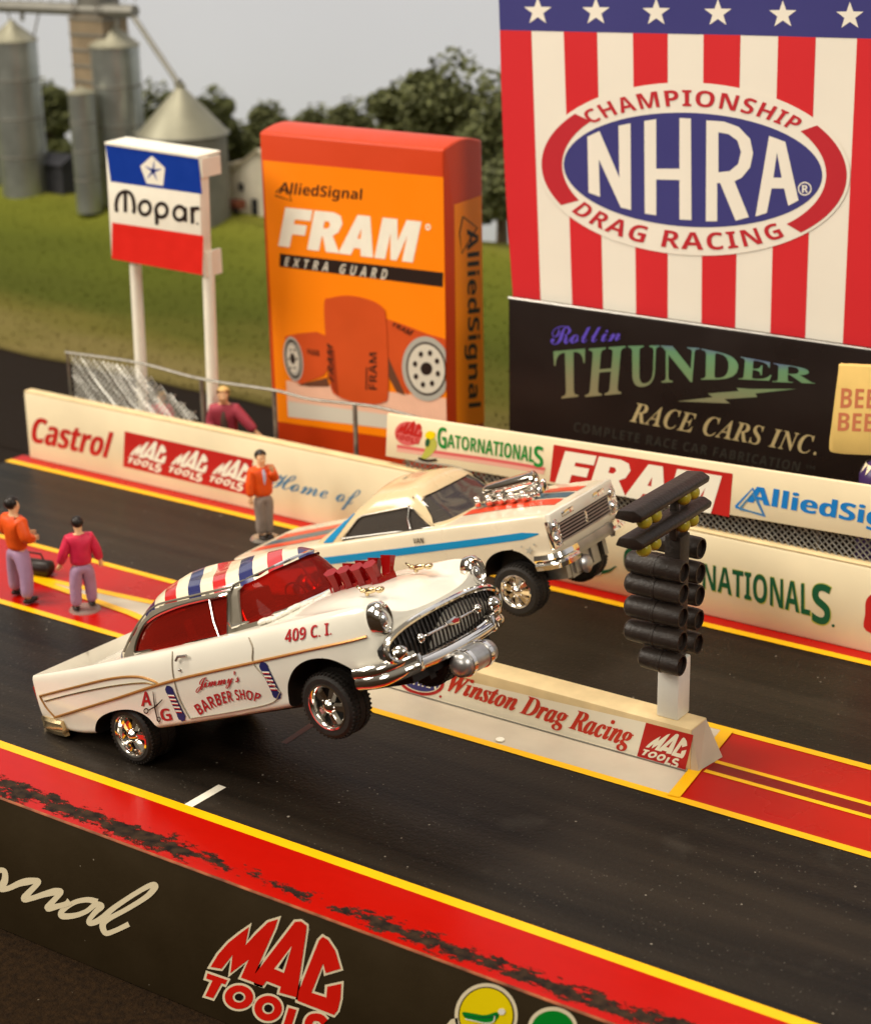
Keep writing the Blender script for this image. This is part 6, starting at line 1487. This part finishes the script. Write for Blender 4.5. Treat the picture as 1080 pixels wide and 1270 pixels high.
for y in (-0.45, 0.45): bevel(box('seat', (1.5, y - 0.32, 0.9), (1.75, y + 0.32, 1.28), 'black_plastic', car2), 0.05)
# stripes
def side_stripe(name, top, bot, n, m):
    patch(name, bv2, lambda u, v: (float(np.interp(u, *zip(*[(a, b) for a, b, _ in top]))), -3, float(np.interp(u, [a for a, b, c_ in bot], [c_ for a, b, c_ in bot])) * (1 - v) + float(np.interp(u, [a for a, b, c_ in top], [c_ for a, b, c_ in top])) * v), n, 3, (0, 1, 0), m, car2)
side_stripe('side_stripe', [(0, -1.6, 0.60), (0.9, 4.9, 0.665), (1, 5.22, 0.62)], [(0, -1.6, 0.45), (0.9, 4.9, 0.545), (1, 5.22, 0.60)], 40, 'comet_blue')
for y0, y1, m in ((-0.58, -0.24, 'comet_red'), (-0.16, 0.16, 'slate'), (0.24, 0.58, 'comet_red')):
    patch('hood_stripe', bv2, lambda u, v, a=y0, b=y1: (3.32 + (5.28 - 3.32) * u, a + (b - a) * v, 3), 24, 4, (0, 0, -1), m, car2)
    patch('trunk_stripe', bv2, lambda u, v, a=y0, b=y1: (-1.9 + (0.05 + 1.9) * u, a + (b - a) * v, 3), 16, 4, (0, 0, -1), m, car2)
for s in (-1, 1):
    q = [(0.44, 0.88), (0.60, 0.88), (1.12, 1.28), (0.98, 1.28)]
    vs_ = []
    hvR = BVHTree.FromPolygons([v.co.copy() for v in roof2.data.vertices], [tuple(p.vertices) for p in roof2.data.polygons])
    patch('pillar_stripe', hvR, lambda u, v, s=s: ((0.40 + 0.26 * u) * (1 - v) + (1.06 + 0.13 * u) * v, s * 3, 0.86 * (1 - v) + 1.30 * v), 3, 8, (0, -s, 0), 'comet_blue', car2)
CAST2 = surf_cast(bv2, car2)
c3 = Z(340, 560, 2.4545); pr = Print(CAST2, c3)
pr.text('black_print', 'VAN', (425, 264), (456, 262), (456, 278), (425, 280), 2, 'sans')
pr.conv = Z(600, 560, 6.0)
for x, y, r in ((340, 735, 32), (283, 706, 12), (376, 690, 14)): pr.poly('grey_print', star(x, y, r, r * 0.42, -80), 2)
pr.build(car2)
for xs in (0.98, 3.22):
    P = [drop(bv2, (xs + dx, -3, z), (0, 1, 0), 0.0) for dx, z in ((0, 0.88), (0.0, 0.5), (0.02, 0.0))]; tube('door_seam', [p for p in P if p], 0.012, 'pearl_paint', car2, 6)
# nose
ng = empty('grille', (5.43, 0, 0.58)); ng.parent = car2
box('backing', (-0.03, -0.86, -0.24), (0.02, 0.86, 0.11), 'dark', ng)
bm = bmesh.new()
for k in range(6): z = -0.22 + 0.058 * k; b_tube(bm, [(0.03, -0.86, z), (0.05, 0, z), (0.03, 0.86, z)], 0.014, 6)
from_bm('bar', bm, 'dull_metal', ng)
bevel(box('centre_crest', (0.03, -0.035, -0.14), (0.07, 0.035, 0.06), 'chrome', ng), 0.015)
bevel(box('hood_lip', (-0.06, -1.10, 0.10), (0.06, 1.10, 0.335), 'white_paint', ng), 0.03)
for y in (-0.55, 0.55): box('marker_lamp', (0.055, y - 0.2, 0.17), (0.075, y + 0.2, 0.27), 'chrome', ng, 0.008)
for s in (-1, 1):
    hp = empty('headlight', (5.42, s * 1.0, 0.57)); hp.parent = car2
    bevel(box('bezel', (-0.06, -0.15, -0.28), (0.05, 0.15, 0.23), 'chrome', hp), 0.03)
    for z in (-0.14, 0.11):
        lathe('lens', [(0.105, 0.05), (0.11, 0.07), (0.095, 0.08), (0.085, 0.06), (0.06, 0.085), (0, 0.1)], 'lens', hp, 22, Matrix.Translation((0, 0, z)), 'X')
bp2 = empty('front_bumper', (5.4, 0, 0.1)); bp2.parent = car2
for s in (-1, 1):
    pth = spline([(-0.34, s * 1.2, 0.0), (-0.1, s * 1.19, 0.0), (0.06, s * 1.1, 0.0), (0.12, s * 0.86, 0.0), (0.13, s * 0.62, 0.0)], 5)
    sweep('corner', pth if s > 0 else pth[::-1], [(0.04, -0.14), (-0.05, -0.13), (-0.08, -0.04), (-0.04, 0.0), (-0.08, 0.06), (-0.05, 0.14), (0.04, 0.14)], 'chrome', bp2)
sweep('bar', [(0.10, y, 0.02) for y in np.linspace(-0.62, 0.62, 7)], [(-0.03, -0.1), (0.04, -0.1), (0.06, 0.0), (0.04, 0.1), (-0.03, 0.1)], 'dull_metal', bp2)
bm = bmesh.new(); b_box(bm, (4.9, -0.5, -0.42), (5.25, 0.5, -0.02)); b_box(bm, (4.6, -0.72, -0.36), (5.3, -0.6, 0.0)); b_box(bm, (4.6, 0.6, -0.36), (5.3, 0.72, 0.0))
for y in (-0.3, 0.0, 0.3): b_box(bm, (5.25, y - 0.1, -0.36), (5.29, y + 0.1, -0.06))
for y in (-0.66, 0.66): b_tube(bm, [(5.2, y, -0.1), (4.6, y, -0.45)], 0.05, 8)
from_bm('front_frame', bm, 'dull_metal', car2)
lathe('diff_cover', [(0, 0.0), (0.16, 0.0), (0.17, 0.05), (0.12, 0.1), (0, 0.12)], 'tank_metal', car2, 20, Matrix.Translation((5.28, -0.1, -0.28)), 'X')
# engine through the hood
en = empty('engine', (4.15, 0, 1.0)); en.parent = car2
bevel(box('blower', (-0.55, -0.24, -0.03), (0.5, 0.24, 0.13), 'chrome', en), 0.05)
bm = bmesh.new()
for k in range(5):
    for s in (-1, 1):
        x = -0.62 + 0.25 * k; b_tube(bm, [(x, s * 0.2, 0.02), (x, s * 0.34, 0.07), (x + 0.02, s * 0.36, 0.17)], [0.05, 0.055, 0.06], 9); b_ball(bm, (x + 0.02, s * 0.36, 0.17), 0.06, n=8)
from_bm('intake_stack', bm, 'chrome', en, True)
bm = bmesh.new(); b_lathe(bm, [(0, -0.62), (0.10, -0.6), (0.14, -0.5), (0.145, 0.4), (0.15, 0.5), (0.11, 0.53), (0.10, 0.48), (0, 0.46)], 22, Matrix.Translation((-0.02, 0.0, 0.27)) @ Matrix.Rotation(-0.12, 4, 'Y'), 'X'); soft(from_bm('scoop', bm, 'chrome', en))
lathe('pulley', [(0, 0.5), (0.15, 0.5), (0.17, 0.54), (0.17, 0.6), (0.12, 0.62), (0, 0.63)], 'chrome', en, 24, Matrix.Translation((0, 0.02, 0.07)), 'X')
